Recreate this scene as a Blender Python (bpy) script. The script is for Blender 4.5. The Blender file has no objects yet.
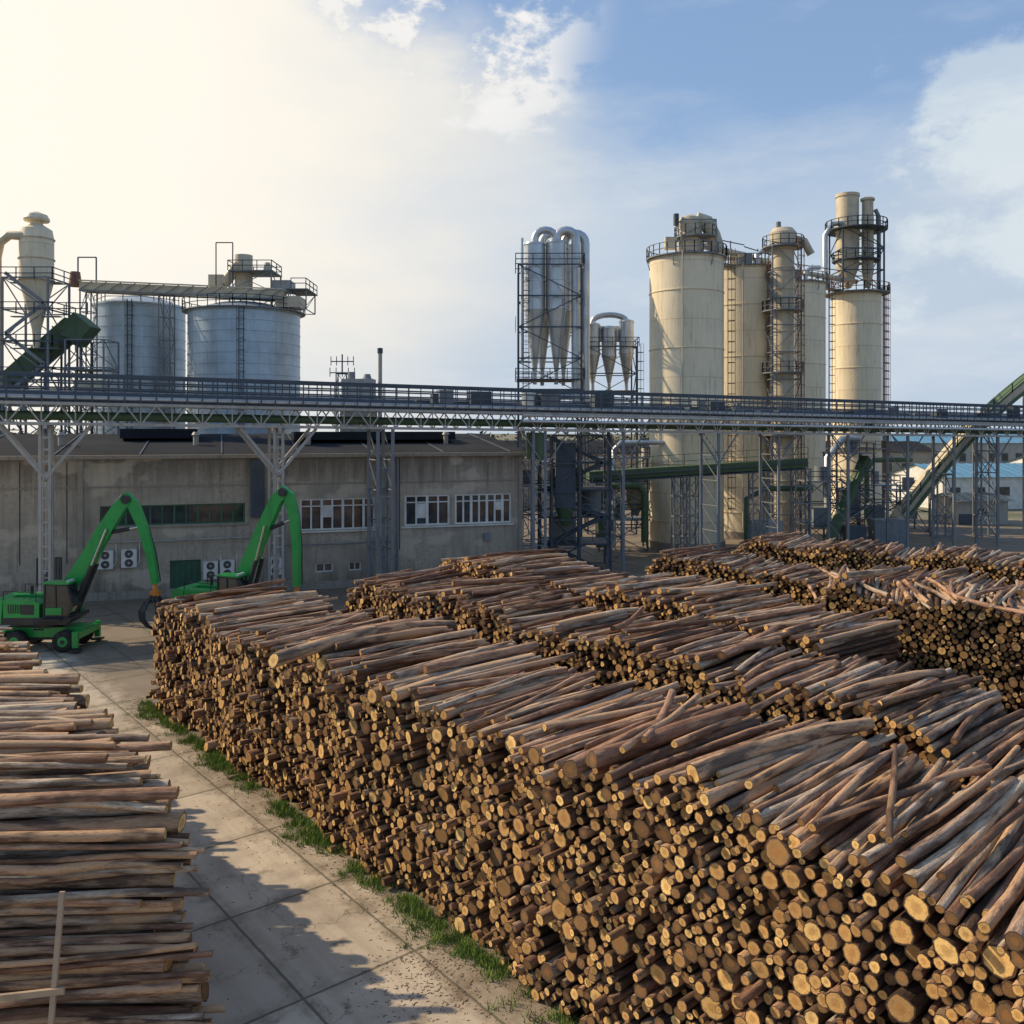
import bpy, math, random
import numpy as np
from mathutils import Vector, Matrix
random.seed(7); rng=np.random.default_rng(7)
scene=bpy.context.scene
col=scene.collection
R=math.radians

# ------------------------------------------------------------------ materials
def new_mat(name):
    m=bpy.data.materials.new(name); m.use_nodes=True
    nt=m.node_tree; b=nt.nodes['Principled BSDF']
    return m,nt,b
def N(nt,t,**k):
    n=nt.nodes.new(t)
    for a,v in k.items(): setattr(n,a,v)
    return n
def L(nt,a,b): nt.links.new(a,b)
def mixc(nt,fac,a,b,mode='MIX'):
    n=nt.nodes.new('ShaderNodeMix'); n.data_type='RGBA'; n.blend_type=mode
    for s,v in ((n.inputs[0],fac),(n.inputs[6],a),(n.inputs[7],b)):
        if hasattr(v,'is_linked') : L(nt,v,s)
        elif isinstance(v,(tuple,list)): s.default_value=(*v[:3],1)
        else: s.default_value=v
    return n.outputs[2]
def mapr(nt,v,a,b,c=0.,d=1.,smooth=False):
    n=nt.nodes.new('ShaderNodeMapRange')
    if smooth: n.interpolation_type='SMOOTHSTEP'
    L(nt,v,n.inputs[0])
    for i,x in enumerate((a,b,c,d)): n.inputs[i+1].default_value=x
    return n.outputs[0]
def math_(nt,op,a,b=None,clamp=False):
    n=nt.nodes.new('ShaderNodeMath'); n.operation=op; n.use_clamp=clamp
    for i,v in enumerate((a,b)):
        if v is None: continue
        if hasattr(v,'is_linked'): L(nt,v,n.inputs[i])
        else: n.inputs[i].default_value=v
    return n.outputs[0]
def noise(nt,vec,scale,detail=5,rough=.6):
    n=N(nt,'ShaderNodeTexNoise'); n.inputs['Scale'].default_value=scale
    n.inputs['Detail'].default_value=detail; n.inputs['Roughness'].default_value=rough
    if vec is not None: L(nt,vec,n.inputs['Vector'])
    return n.outputs['Fac']
def mapping(nt,vec,scale=(1,1,1),loc=(0,0,0),rot=(0,0,0)):
    n=N(nt,'ShaderNodeMapping'); n.inputs['Scale'].default_value=scale
    n.inputs['Location'].default_value=loc; n.inputs['Rotation'].default_value=rot
    L(nt,vec,n.inputs['Vector']); return n.outputs[0]
def objc(nt): return N(nt,'ShaderNodeTexCoord').outputs['Object']

def weathered(name,c,rough=.6,metal=0.,dirt=(.08,.06,.045),streak=.5,patch=.35,rust=0.,scale=.6,bump=.15,rings=0.,var=.72,spec=.5,stain=None):
    m,nt,b=new_mat(name); oc=objc(nt)
    big=noise(nt,oc,scale,4,.6)
    st=noise(nt,mapping(nt,oc,(2.2,2.2,.12)),1.3,4,.65)
    fine=noise(nt,oc,scale*14,3,.7)
    c2=tuple(x*var for x in c); c1=tuple(min(1,x*1.12) for x in c)
    base=mixc(nt,mapr(nt,big,.3,.7),c2,c1)
    s=math_(nt,'MULTIPLY',mapr(nt,st,.5,.78),streak)
    base=mixc(nt,s,base,dirt)
    p=math_(nt,'MULTIPLY',mapr(nt,math_(nt,'ADD',math_(nt,'MULTIPLY',big,.6),math_(nt,'MULTIPLY',fine,.4)),.5,.66),patch)
    base=mixc(nt,p,base,dirt)
    if rust>0:
        rn=noise(nt,mapping(nt,oc,(3,3,.25),(5,2,1)),1.0,5,.7)
        base=mixc(nt,math_(nt,'MULTIPLY',mapr(nt,rn,.57,.7),rust),base,(.24,.095,.035))
    if rings>0 or stain:
        sep=N(nt,'ShaderNodeSeparateXYZ'); L(nt,oc,sep.inputs[0])
    if rings>0:
        fr=math_(nt,'FRACT',math_(nt,'DIVIDE',sep.outputs[2],rings))
        ln=mapr(nt,fr,.965,.98)
        base=mixc(nt,math_(nt,'MULTIPLY',ln,.4),base,dirt)
        ru=math_(nt,'MULTIPLY',mapr(nt,fr,.35,.96),mapr(nt,noise(nt,mapping(nt,oc,(4,4,.02),(1,9,0)),1.2,3,.7),.54,.68))
        base=mixc(nt,math_(nt,'MULTIPLY',ru,.45),base,dirt)
    if stain:
        lo,hi,amt=stain
        sn=noise(nt,mapping(nt,oc,(1.6,1.6,.05),(3,3,3)),1.2,5,.7)
        z=math_(nt,'ADD',sep.outputs[2],math_(nt,'MULTIPLY',math_(nt,'SUBTRACT',sn,.5),7.))
        top=mapr(nt,z,hi-2.6,hi,0,1,True); bot=mapr(nt,z,lo+1.9,lo-.2,0,1,True)
        base=mixc(nt,math_(nt,'MULTIPLY',math_(nt,'MAXIMUM',top,bot),amt),base,dirt)
        pl=noise(nt,mapping(nt,oc,(.22,.22,.35),(11,2,5)),1.,3,.5)
        base=mixc(nt,mapr(nt,pl,.56,.60,0,.45),base,tuple(min(1,x*1.35) for x in c))
    L(nt,base,b.inputs['Base Color'])
    L(nt,mapr(nt,fine,.3,.7,max(0,rough-.12),min(1,rough+.15)),b.inputs['Roughness'])
    b.inputs['Metallic'].default_value=metal; b.inputs['Specular IOR Level'].default_value=spec
    bp=N(nt,'ShaderNodeBump'); bp.inputs['Strength'].default_value=bump; bp.inputs['Distance'].default_value=.05
    L(nt,fine,bp.inputs['Height']); L(nt,bp.outputs[0],b.inputs['Normal'])
    return m

M={}
M['cream']=weathered('cream_paint',(.78,.69,.50),.5,0,(.36,.24,.13),.22,.08,.45,.35,.08,rings=3.0,var=.9)
M['cream2']=weathered('cream_duct',(.62,.54,.39),.5,0,(.20,.15,.09),.35,.2,.35,.8,.1)
M['galv']=weathered('galvanised',(.58,.61,.63),.34,.7,(.30,.31,.32),.35,.3,.05,.5,.08)
M['galvsilo']=weathered('galvanised_corrugated',(.44,.53,.60),.40,.45,(.22,.25,.27),.5,.25,.08,.35,.1,rings=1.15)
M['steel']=weathered('steel_frame',(.23,.255,.28),.6,.2,(.07,.06,.05),.4,.35,.25,1.0)
M['steeld']=weathered('steel_dark',(.075,.10,.13),.6,.2,(.04,.035,.03),.4,.3,.2,1.0)
M['steell']=weathered('steel_light',(.46,.44,.40),.6,.1,(.14,.11,.08),.5,.35,.35,1.0)
M['rustst']=weathered('rusty_steel',(.27,.13,.08),.75,.1,(.07,.04,.03),.4,.4,.5,1.2)
M['green']=weathered('conveyor_green',(.085,.15,.075),.6,0,(.05,.05,.035),.5,.4,.25,.6)
M['concwall']=weathered('concrete_wall',(.47,.41,.325),.9,0,(.13,.105,.08),.6,.5,.12,.28,.4,var=.62,stain=(0,10.4,.7))
M['concwall2']=weathered('concrete_trim',(.36,.325,.27),.9,0,(.11,.095,.08),.6,.5,0,.5,.4)
M['roof']=weathered('bitumen_roof',(.030,.034,.042),.95,0,(.055,.052,.05),.2,.4,0,.15,.3,spec=.08)
M['white']=weathered('white_paint',(.74,.74,.70),.5,0,(.35,.32,.27),.25,.2,0,1)
M['greenfr']=weathered('green_frame',(.04,.13,.075),.5,0,(.03,.05,.03),.3,.3,0,1)
M['blueroof']=weathered('blue_roof',(.12,.30,.46),.5,0,(.1,.13,.15),.4,.3,0,.4)
M['hgreen']=weathered('machine_green',(.022,.38,.075),.30,0,(.04,.10,.035),.4,.35,0,1.2,.04)
M['hdark']=weathered('machine_dark',(.035,.038,.04),.5,.1,(.07,.06,.05),.2,.3,0,1.5)
M['rubber']=weathered('tyre_rubber',(.022,.022,.022),.85,0,(.10,.085,.07),.2,.5,0,3,.3)
M['orange']=weathered('orange_paint',(.62,.22,.03),.5,0,(.2,.1,.04),.3,.3,0,2)
M['chrome']=weathered('hydraulic_rod',(.6,.6,.6),.2,.9,(.3,.3,.3),.1,.1,0,2)
M['strap']=weathered('wooden_lath',(.42,.31,.21),.85,0,(.16,.11,.07),.4,.3,0,2)
def glassm(name,c):
    m,nt,b=new_mat(name); oc=objc(nt)
    n=noise(nt,oc,.9,3,.6)
    L(nt,mixc(nt,mapr(nt,n,.35,.65),tuple(x*.4 for x in c),c),b.inputs['Base Color'])
    b.inputs['Roughness'].default_value=.08
    b.inputs['Specular IOR Level'].default_value=.8
    return m
M['glass']=glassm('window_glass',(.07,.085,.09)); M['cabglass']=glassm('cab_glass',(.03,.05,.05))

def bark_mat():
    m,nt,b=new_mat('bark')
    a=N(nt,'ShaderNodeAttribute',attribute_name='lc'); r=N(nt,'ShaderNodeAttribute',attribute_name='lr')
    sep=N(nt,'ShaderNodeSeparateColor'); L(nt,r.outputs['Color'],sep.inputs[0])
    v=a.outputs['Vector']
    n1=noise(nt,mapping(nt,v,(1.3,10,10)),1.0,5,.68)
    n2=noise(nt,mapping(nt,v,(.55,2.5,2.5),(3,7,1)),1.0,4,.62)
    n3=noise(nt,mapping(nt,v,(7,32,32)),1.0,4,.7)
    cr=N(nt,'ShaderNodeValToRGB'); e=cr.color_ramp
    e.elements[0].position=0; e.elements[0].color=(.06,.036,.023,1)
    e.elements[1].position=1; e.elements[1].color=(.72,.59,.43,1)
    for p,c in ((.15,(.13,.073,.043)),(.35,(.33,.18,.11)),(.52,(.52,.31,.20)),(.66,(.46,.375,.295)),(.82,(.62,.50,.38))):
        x=e.elements.new(p); x.color=(*c,1)
    L(nt,sep.outputs[0],cr.inputs[0])
    c=mixc(nt,mapr(nt,n1,.36,.62),mixc(nt,1.,cr.outputs[0],(.36,.28,.22),'MULTIPLY'),cr.outputs[0])
    pv=math_(nt,'ADD',n2,math_(nt,'MULTIPLY',sep.outputs[1],.22))
    peel=math_(nt,'MULTIPLY',mapr(nt,pv,.62,.70),mapr(nt,sep.outputs[0],.1,.45,.15,.8))
    c=mixc(nt,peel,c,(.58,.36,.20))
    pv2=math_(nt,'SUBTRACT',n2,math_(nt,'MULTIPLY',sep.outputs[1],.12))
    c=mixc(nt,math_(nt,'MULTIPLY',mapr(nt,pv2,.42,.33),.75),c,(.09,.053,.035))
    c=mixc(nt,math_(nt,'MULTIPLY',mapr(nt,n3,.54,.70),.5),c,(.06,.037,.025))
    L(nt,c,b.inputs['Base Color']); b.inputs['Roughness'].default_value=.72
    b.inputs['Specular IOR Level'].default_value=.35
    bp=N(nt,'ShaderNodeBump'); bp.inputs['Strength'].default_value=1.; bp.inputs['Distance'].default_value=.035
    L(nt,math_(nt,'ADD',n1,math_(nt,'MULTIPLY',n3,.7)),bp.inputs['Height']); L(nt,bp.outputs[0],b.inputs['Normal'])
    return m
def cut_mat():
    m,nt,b=new_mat('cut_wood')
    a=N(nt,'ShaderNodeAttribute',attribute_name='lc'); r=N(nt,'ShaderNodeAttribute',attribute_name='lr')
    sep=N(nt,'ShaderNodeSeparateColor'); L(nt,r.outputs['Color'],sep.inputs[0])
    rad=sep.outputs[2]; v=a.outputs['Vector']
    cr=N(nt,'ShaderNodeValToRGB'); e=cr.color_ramp
    e.elements[0].position=0; e.elements[0].color=(.075,.043,.02,1)
    e.elements[1].position=1; e.elements[1].color=(.86,.58,.22,1)
    for p,c in ((.22,(.20,.11,.042)),(.45,(.46,.26,.085)),(.72,(.70,.42,.14))):
        x=e.elements.new(p); x.color=(*c,1)
    L(nt,sep.outputs[1],cr.inputs[0])
    n1=noise(nt,v,7,4,.65); n2=noise(nt,v,30,3,.7)
    ring=math_(nt,'SINE',math_(nt,'ADD',math_(nt,'MULTIPLY',rad,55.),math_(nt,'MULTIPLY',n1,26.)))
    c=mixc(nt,math_(nt,'MULTIPLY',mapr(nt,ring,0,1),.14),cr.outputs[0],(.16,.08,.03))
    c=mixc(nt,math_(nt,'MULTIPLY',mapr(nt,n1,.50,.74),.6),c,(.15,.10,.055))
    c=mixc(nt,math_(nt,'MULTIPLY',mapr(nt,n2,.58,.72),.55),c,(.07,.04,.02))
    core=mapr(nt,math_(nt,'ADD',rad,math_(nt,'MULTIPLY',n1,.5)),.75,.55)
    c=mixc(nt,math_(nt,'MULTIPLY',core,.45),c,(.31,.13,.035))
    rim=mapr(nt,math_(nt,'ADD',rad,math_(nt,'MULTIPLY',math_(nt,'SUBTRACT',n2,.5),.14)),.83,.90)
    c=mixc(nt,rim,c,(.055,.033,.022))
    L(nt,c,b.inputs['Base Color']); b.inputs['Roughness'].default_value=.85
    bp=N(nt,'ShaderNodeBump'); bp.inputs['Strength'].default_value=.4; bp.inputs['Distance'].default_value=.02
    L(nt,n2,bp.inputs['Height']); L(nt,bp.outputs[0],b.inputs['Normal'])
    return m
BARK=bark_mat(); CUT=cut_mat()

# ------------------------------------------------------------------ mesh builder
class MB:
    def __init__(s): s.v=[];s.f=[];s.m=[];s.s=[]; s.mats=[]
    def mi(s,k):
        if k not in s.mats: s.mats.append(k)
        return s.mats.index(k)
    def add(s,vs,fs,k,smooth=False):
        o=len(s.v); s.v.extend([tuple(x) for x in vs]); i=s.mi(k)
        for f in fs: s.f.append(tuple(o+j for j in f)); s.m.append(i); s.s.append(smooth)
    def beam(s,p,q,w,h,k,roll=None):
        p=Vector(p);q=Vector(q);d=(q-p)
        if d.length<1e-6:return
        d.normalize(); up=Vector((0,0,1)) if abs(d.z)<.95 else Vector((0,1,0))
        if roll is not None: up=Vector(roll)
        x=d.cross(up).normalized(); y=x.cross(d).normalized()
        vs=[]
        for c in (p,q):
            for a,b in ((-1,-1),(1,-1),(1,1),(-1,1)): vs.append(c+x*a*w/2+y*b*h/2)
        s.add(vs,[(3,2,1,0),(4,5,6,7),(0,1,5,4),(1,2,6,5),(2,3,7,6),(3,0,4,7)],k)
    def box(s,c,sz,k,rz=0):
        c=Vector(c); ca,sa=math.cos(rz),math.sin(rz)
        vs=[]
        for z in (-1,1):
            for a,b in ((-1,-1),(1,-1),(1,1),(-1,1)):
                x=a*sz[0]/2;y=b*sz[1]/2
                vs.append((c.x+x*ca-y*sa,c.y+x*sa+y*ca,c.z+z*sz[2]/2))
        s.add(vs,[(3,2,1,0),(4,5,6,7),(0,1,5,4),(1,2,6,5),(2,3,7,6),(3,0,4,7)],k)
    def cyl(s,p,q,r0,r1,k,n=16,caps=True):
        p=Vector(p);q=Vector(q);d=(q-p).normalized()
        up=Vector((0,0,1)) if abs(d.z)<.95 else Vector((0,1,0))
        x=d.cross(up).normalized(); y=d.cross(x).normalized()
        a=[];b=[]
        for i in range(n):
            t=2*math.pi*i/n; u=x*math.cos(t)+y*math.sin(t)
            a.append(p+u*r0); b.append(q+u*r1)
        s.add(a+b,[(i,(i+1)%n,n+(i+1)%n,n+i) for i in range(n)],k,n>6)
        if caps:
            if r0>.01: s.add(a,[tuple(range(n))],k)
            if r1>.01: s.add(b,[tuple(range(n))[::-1]],k)
    def lathe(s,c,prof,k,n=40,smooth=True):
        for (r0,z0),(r1,z1) in zip(prof[:-1],prof[1:]):
            vs=[]
            for r,z in ((r0,z0),(r1,z1)):
                for i in range(n):
                    t=2*math.pi*i/n; vs.append((c[0]+r*math.cos(t),c[1]+r*math.sin(t),z))
            s.add(vs,[(i,(i+1)%n,n+(i+1)%n,n+i) for i in range(n)],k,smooth)
    def tube(s,pts,r,k,n=12,cap=True):
        pts=[Vector(p) for p in pts]; T=[]
        for i in range(len(pts)):
            a=pts[max(0,i-1)];b=pts[min(len(pts)-1,i+1)]; T.append((b-a).normalized())
        up=Vector((0,0,1)) if abs(T[0].z)<.9 else Vector((0,1,0))
        x=T[0].cross(up).normalized(); vs=[]
        for i,p in enumerate(pts):
            x=(x-T[i]*x.dot(T[i])).normalized(); y=T[i].cross(x)
            rr=r[i] if isinstance(r,(list,tuple)) else r
            for j in range(n):
                t=2*math.pi*j/n; vs.append(p+x*math.cos(t)*rr+y*math.sin(t)*rr)
        fs=[]
        for i in range(len(pts)-1):
            for j in range(n): fs.append((i*n+j,i*n+(j+1)%n,(i+1)*n+(j+1)%n,(i+1)*n+j))
        s.add(vs,fs,k,True)
        if cap:
            s.add(vs[:n],[tuple(range(n))[::-1]],k); s.add(vs[-n:],[tuple(range(n))],k)
    def plate(s,pts,th,w,y0,k):
        pts=[Vector((a,0,b)) for a,b in pts]; rings=[]
        for i,p in enumerate(pts):
            a=pts[max(0,i-1)];b=pts[min(len(pts)-1,i+1)]; t=(b-a).normalized(); nn=Vector((-t.z,0,t.x))
            h=th[i]/2
            rings.append([(p.x-nn.x*h,y0-w/2,p.z-nn.z*h),(p.x+nn.x*h,y0-w/2,p.z+nn.z*h),(p.x+nn.x*h,y0+w/2,p.z+nn.z*h),(p.x-nn.x*h,y0+w/2,p.z-nn.z*h)])
        vs=[v for r in rings for v in r]; fs=[]
        for i in range(len(rings)-1):
            for j in range(4): fs.append((i*4+j,i*4+(j+1)%4,i*4+4+(j+1)%4,i*4+4+j))
        fs.append((0,1,2,3)); e=4*(len(rings)-1); fs.append((e+3,e+2,e+1,e))
        s.add(vs,fs,k)
    def rail(s,pts,k,h=1.1,closed=False,sp=1.5,w=.05,mid=(.55,)):
        pts=[Vector(p) for p in pts]
        if closed: pts=pts+[pts[0]]
        for a,b in zip(pts[:-1],pts[1:]):
            for z in (h,)+tuple(mid): s.beam(a+Vector((0,0,z)),b+Vector((0,0,z)),w,w,k)
            n=max(1,int((b-a).length/sp))
            for i in range(n+1):
                c=a.lerp(b,i/n); s.beam(c,c+Vector((0,0,h)),w,w,k)
    def ring_platform(s,c,z,r0,r1,k,kr,n=24,h=1.1,w=.07):
        vs=[]
        for zz in (z-.12,z):
            for r in (r0,r1):
                for i in range(n):
                    t=2*math.pi*i/n; vs.append((c[0]+r*math.cos(t),c[1]+r*math.sin(t),zz))
        fs=[]
        for i in range(n):
            j=(i+1)%n
            fs+= [(i,j,n+j,n+i),(2*n+i,3*n+i,3*n+j,2*n+j),(n+i,n+j,3*n+j,3*n+i),(j,i,2*n+i,2*n+j)]
        s.add(vs,fs,k)
        s.rail([(c[0]+(r1-.05)*math.cos(2*math.pi*i/n),c[1]+(r1-.05)*math.sin(2*math.pi*i/n),z) for i in range(n)],kr,h,True,9,w)
    def ladder(s,p,z0,z1,k,out,cage=True,w=.5):
        p=Vector((p[0],p[1],0)); o=Vector((out[0],out[1],0)).normalized(); t=Vector((-o.y,o.x,0))
        for sg in (-1,1): s.beam(p+t*sg*w/2+Vector((0,0,z0)),p+t*sg*w/2+Vector((0,0,z1)),.07,.07,k)
        z=z0
        while z<z1: s.beam(p-t*w/2+Vector((0,0,z)),p+t*w/2+Vector((0,0,z)),.04,.04,k); z+=.45
        if cage:
            z=z0+2.2
            while z<z1:
                pr=None
                for i in range(7):
                    a=math.pi*i/6; c=p+t*math.cos(a)*.42+o*math.sin(a)*.75+Vector((0,0,z))
                    if pr is not None: s.beam(pr,c,.05,.06,k)
                    pr=c
                z+=1.1
            for i in (1,3,5):
                a=math.pi*i/6; c=p+t*math.cos(a)*.42+o*math.sin(a)*.75
                s.beam(c+Vector((0,0,z0+2.2)),c+Vector((0,0,z1)),.04,.04,k)
    def lattice(s,c,w,d,z0,z1,k,lev=3.5,t=.2,deck=False):
        cx,cy=c; cs=[(cx-w/2,cy-d/2),(cx+w/2,cy-d/2),(cx+w/2,cy+d/2),(cx-w/2,cy+d/2)]
        for a in cs: s.beam((*a,z0),(*a,z1),t,t,k)
        n=max(1,round((z1-z0)/lev)); hz=(z1-z0)/n
        for i in range(n+1):
            z=z0+i*hz
            for j in range(4):
                a=cs[j];b=cs[(j+1)%4]; s.beam((*a,z),(*b,z),t*.7,t*.7,k)
                if i<n:
                    if (i+j)%2: s.beam((*a,z),(*b,z+hz),t*.5,t*.5,k)
                    else: s.beam((*b,z),(*a,z+hz),t*.5,t*.5,k)
    def obj(s,name,parent=None,loc=None,rz=0,origin=None):
        me=bpy.data.meshes.new(name)
        me.from_pydata(s.v,[],s.f)
        for k in s.mats: me.materials.append(M[k])
        me.polygons.foreach_set('material_index',s.m); me.polygons.foreach_set('use_smooth',s.s)
        me.update()
        o=bpy.data.objects.new(name,me); col.objects.link(o)
        if parent: o.parent=parent
        if loc: o.location=loc
        o.rotation_euler[2]=rz
        return o
def empty(name,loc=(0,0,0),rz=0):
    e=bpy.data.objects.new(name,None); col.objects.link(e); e.location=loc; e.rotation_euler[2]=rz; return e

# ------------------------------------------------------------------ log piles
def pack(P0,P1,Hf,rf,rnd):
    B={}; out=[]; fails=0; bw=.5
    def rest(p,r):
        z=r; k=int(math.floor(p/bw))
        for kk in (k-1,k,k+1):
            for (pi,zi,ri) in B.get(kk,())[-12:]:
                d=pi-p; R_=r+ri
                if abs(d)<R_:
                    zz=zi+math.sqrt(R_*R_-d*d)
                    if zz>z: z=zz
        return z
    r=rf(rnd)
    while fails<90:
        best=None
        for _ in range(9):
            p=rnd.uniform(P0+r,P1-r); z=rest(p,r); sc=z-Hf(p)
            if best is None or sc<best[0]: best=(sc,p,z)
        sc,p,z=best
        for st in (.1,.1,.05,.03):
            for q in (p-st,p+st):
                if P0+r<q<P1-r:
                    zz=rest(q,r)
                    if zz<z: p,z=q,zz
        if z+r>Hf(p): fails+=1; r=rf(rnd); continue
        out.append((p,z,r)); B.setdefault(int(math.floor(p/bw)),[]).append((p,z,r)); r=rf(rnd)
    return out

def log_mesh(name,P,D,Ln,R0,R1,C,K=9):
    n=len(P); P=np.array(P,float);D=np.array(D,float);D/=np.linalg.norm(D,axis=1)[:,None]
    Ln=np.array(Ln);R0=np.array(R0);R1=np.array(R1);C=np.array(C)
    up=np.tile([0,0,1.],(n,1)); U=np.cross(D,up);U/=np.linalg.norm(U,axis=1)[:,None]; V=np.cross(U,D)
    th=np.linspace(0,2*np.pi,K,endpoint=False)[None,:]+rng.uniform(0,6.28,(n,1))
    irr=1+rng.normal(0,.05,(n,K))
    ts=[0,.25,.5,.75,1.]; Rn=len(ts)
    bend=(U*rng.normal(0,1,(n,1))+V*rng.normal(0,1,(n,1)))*(.03+.05*rng.random((n,1)))
    rings=[]; lcs=[]; off=rng.uniform(-50,50,(n,3))
    for t in ts:
        wob=(U*rng.normal(0,1,(n,1))+V*rng.normal(0,1,(n,1)))*.013*(1 if 0<t<1 else 0)
        c=P+D*(Ln*t)[:,None]+bend*(4*t*(1-t))+wob
        r=(R0*(1-t)+R1*t)*rng.normal(1,.035,n)
        off2=(U[:,None,:]*np.cos(th)[:,:,None]+V[:,None,:]*np.sin(th)[:,:,None])*(r[:,None]*irr)[:,:,None]
        rg=c[:,None,:]+off2
        if t in (0,1.):
            sl=rng.normal(0,.12,(n,2)); 
            rg=rg+D[:,None,:]*((np.cos(th)*sl[:,0:1]+np.sin(th)*sl[:,1:2])*r[:,None])[:,:,None]
        rings.append(rg)
        lc=np.stack([np.repeat((Ln*t)[:,None],K,1),np.cos(th)*r[:,None],np.sin(th)*r[:,None]],-1)+off[:,None,:]
        lcs.append(lc)
    c0=P[:,None,:]; c1=(P+D*Ln[:,None])[:,None,:]
    z0=off[:,None,:].copy(); z1=z0+np.array([1,0,0])*Ln[:,None,None]
    V_=np.concatenate(rings+[rings[0],c0,rings[-1],c1],1)
    LC=np.concatenate(lcs+[lcs[0],z0,lcs[-1],z1],1)
    nv=V_.shape[1]
    rad=np.zeros((n,nv)); o0=Rn*K; rad[:,o0:o0+K]=1; o1=o0+K+1; rad[:,o1:o1+K]=1
    col_=np.ones((n,nv,4)); col_[:,:,0]=C[:,0:1]; col_[:,:,1]=C[:,1:2]; col_[:,:,2]=rad
    q=[]
    for i in range(Rn-1):
        for j in range(K): q.append((i*K+j,(i+1)*K+j,(i+1)*K+(j+1)%K,i*K+(j+1)%K))
    t=[]
    for j in range(K): t.append((o0+j,o0+(j+1)%K,o0+K)); t.append((o1+(j+1)%K,o1+j,o1+K))
    base=(np.arange(n)*nv)[:,None,None]
    Q=(np.array(q)[None]+base).reshape(-1); T=(np.array(t)[None]+base).reshape(-1)
    nq=n*len(q); ntr=n*len(t)
    me=bpy.data.meshes.new(name); me.vertices.add(n*nv); me.vertices.foreach_set('co',V_.reshape(-1))
    me.loops.add(len(Q)+len(T)); me.loops.foreach_set('vertex_index',np.concatenate([Q,T]).astype(np.int32))
    me.polygons.add(nq+ntr)
    me.polygons.foreach_set('loop_start',np.concatenate([np.arange(nq)*4,nq*4+np.arange(ntr)*3]).astype(np.int32))
    me.materials.append(BARK); me.materials.append(CUT)
    me.polygons.foreach_set('material_index',np.concatenate([np.zeros(nq),np.ones(ntr)]).astype(np.int32))
    me.polygons.foreach_set('use_smooth',np.concatenate([np.ones(nq),np.zeros(ntr)]).astype(bool))
    me.update(calc_edges=True)
    a=me.attributes.new('lc','FLOAT_VECTOR','POINT'); a.data.foreach_set('vector',LC.reshape(-1).astype(np.float32))
    a=me.attributes.new('lr','FLOAT_COLOR','POINT'); a.data.foreach_set('color',col_.reshape(-1).astype(np.float32))
    o=bpy.data.objects.new(name,me); col.objects.link(o); return o

def rad_main(r):
    x=r.random()
    if x<.66: return r.uniform(.060,.105)
    if x<.92: return r.uniform(.105,.15)
    return r.uniform(.15,.25)
def rad_small(r): return r.uniform(.075,.115) if r.random()<.8 else r.uniform(.12,.17)
def rad_left(r): return r.uniform(.06,.12) if r.random()<.68 else r.uniform(.12,.24)

def pile(name,O,a,Ld,s0,s1,Hf,rf,length,seed,topn=1.0,ends=.08,colshift=0.,K=9,yaw=.012,topyaw=.10,cutshift=0.,grp=.05,inner_shade=-.18):
    rnd=random.Random(seed); O=Vector(O); a=Vector(a).normalized(); Ld=Vector(Ld).normalized()
    perp=Vector((-Ld.y,Ld.x)); k=abs(a.dot(perp))
    cs=pack(s0*k,s1*k,lambda p:Hf(p/k),rf,rnd)
    ph=[rnd.uniform(0,6.28) for _ in range(4)]
    def gy(s): return grp*(math.sin(s*.55+ph[0])+.6*math.sin(s*1.4+ph[1]))
    def bulge(s,z): return .16*math.sin(s*.7+ph[2])+.10*math.sin(s*1.9+z*1.2+ph[3])
    P=[];D=[];Ln=[];R0=[];R1=[];C=[]
    def addlog(s,z,r,yw,pt,e,ln,top):
        ca,sa=math.cos(yw),math.sin(yw)
        d=Vector((Ld.x*ca-Ld.y*sa,Ld.x*sa+Ld.y*ca,math.tan(pt)))
        st=O+a*s+Ld*(e+bulge(s,z)); dn=d.normalized()
        st3=Vector((st.x,st.y,z-math.sin(pt)*ln/2))
        P.append(st3[:]);D.append(dn[:]);Ln.append(ln)
        tp=rnd.uniform(.65,1.0)
        if rnd.random()<.5: R0.append(r);R1.append(r*tp)
        else: R0.append(r*(.5+tp/2));R1.append(r)
        c1=min(1,max(0,rnd.betavariate(1.6,1.9)+colshift+(.08 if top else inner_shade)))  # bark below the top layer darkened: shade of the gaps put into the colour
        C.append((c1,min(1,max(0,rnd.betavariate(1.25,1.5)+cutshift))))
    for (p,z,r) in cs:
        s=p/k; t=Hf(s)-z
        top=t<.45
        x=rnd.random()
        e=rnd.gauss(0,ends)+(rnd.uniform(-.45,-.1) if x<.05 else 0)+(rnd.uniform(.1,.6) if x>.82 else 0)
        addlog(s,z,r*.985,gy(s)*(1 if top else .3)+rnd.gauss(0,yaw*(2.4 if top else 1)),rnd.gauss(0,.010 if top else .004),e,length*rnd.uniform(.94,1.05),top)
    m=int((s1-s0)*topn)
    for i in range(m):
        s=rnd.uniform(s0+.4,s1-.4); r=rf(rnd)*.92
        odd=rnd.random()<.10
        addlog(s,Hf(s)+rnd.uniform(-.06,.12)+(.12 if odd else 0),r,gy(s)+rnd.gauss(0,topyaw*(2.6 if odd else 1)),rnd.gauss(0,.03 if odd else .015),rnd.gauss(.25,.45),length*rnd.uniform(.75,1.05),True)
    return log_mesh(name,P,D,Ln,R0,R1,C,K)

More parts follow.
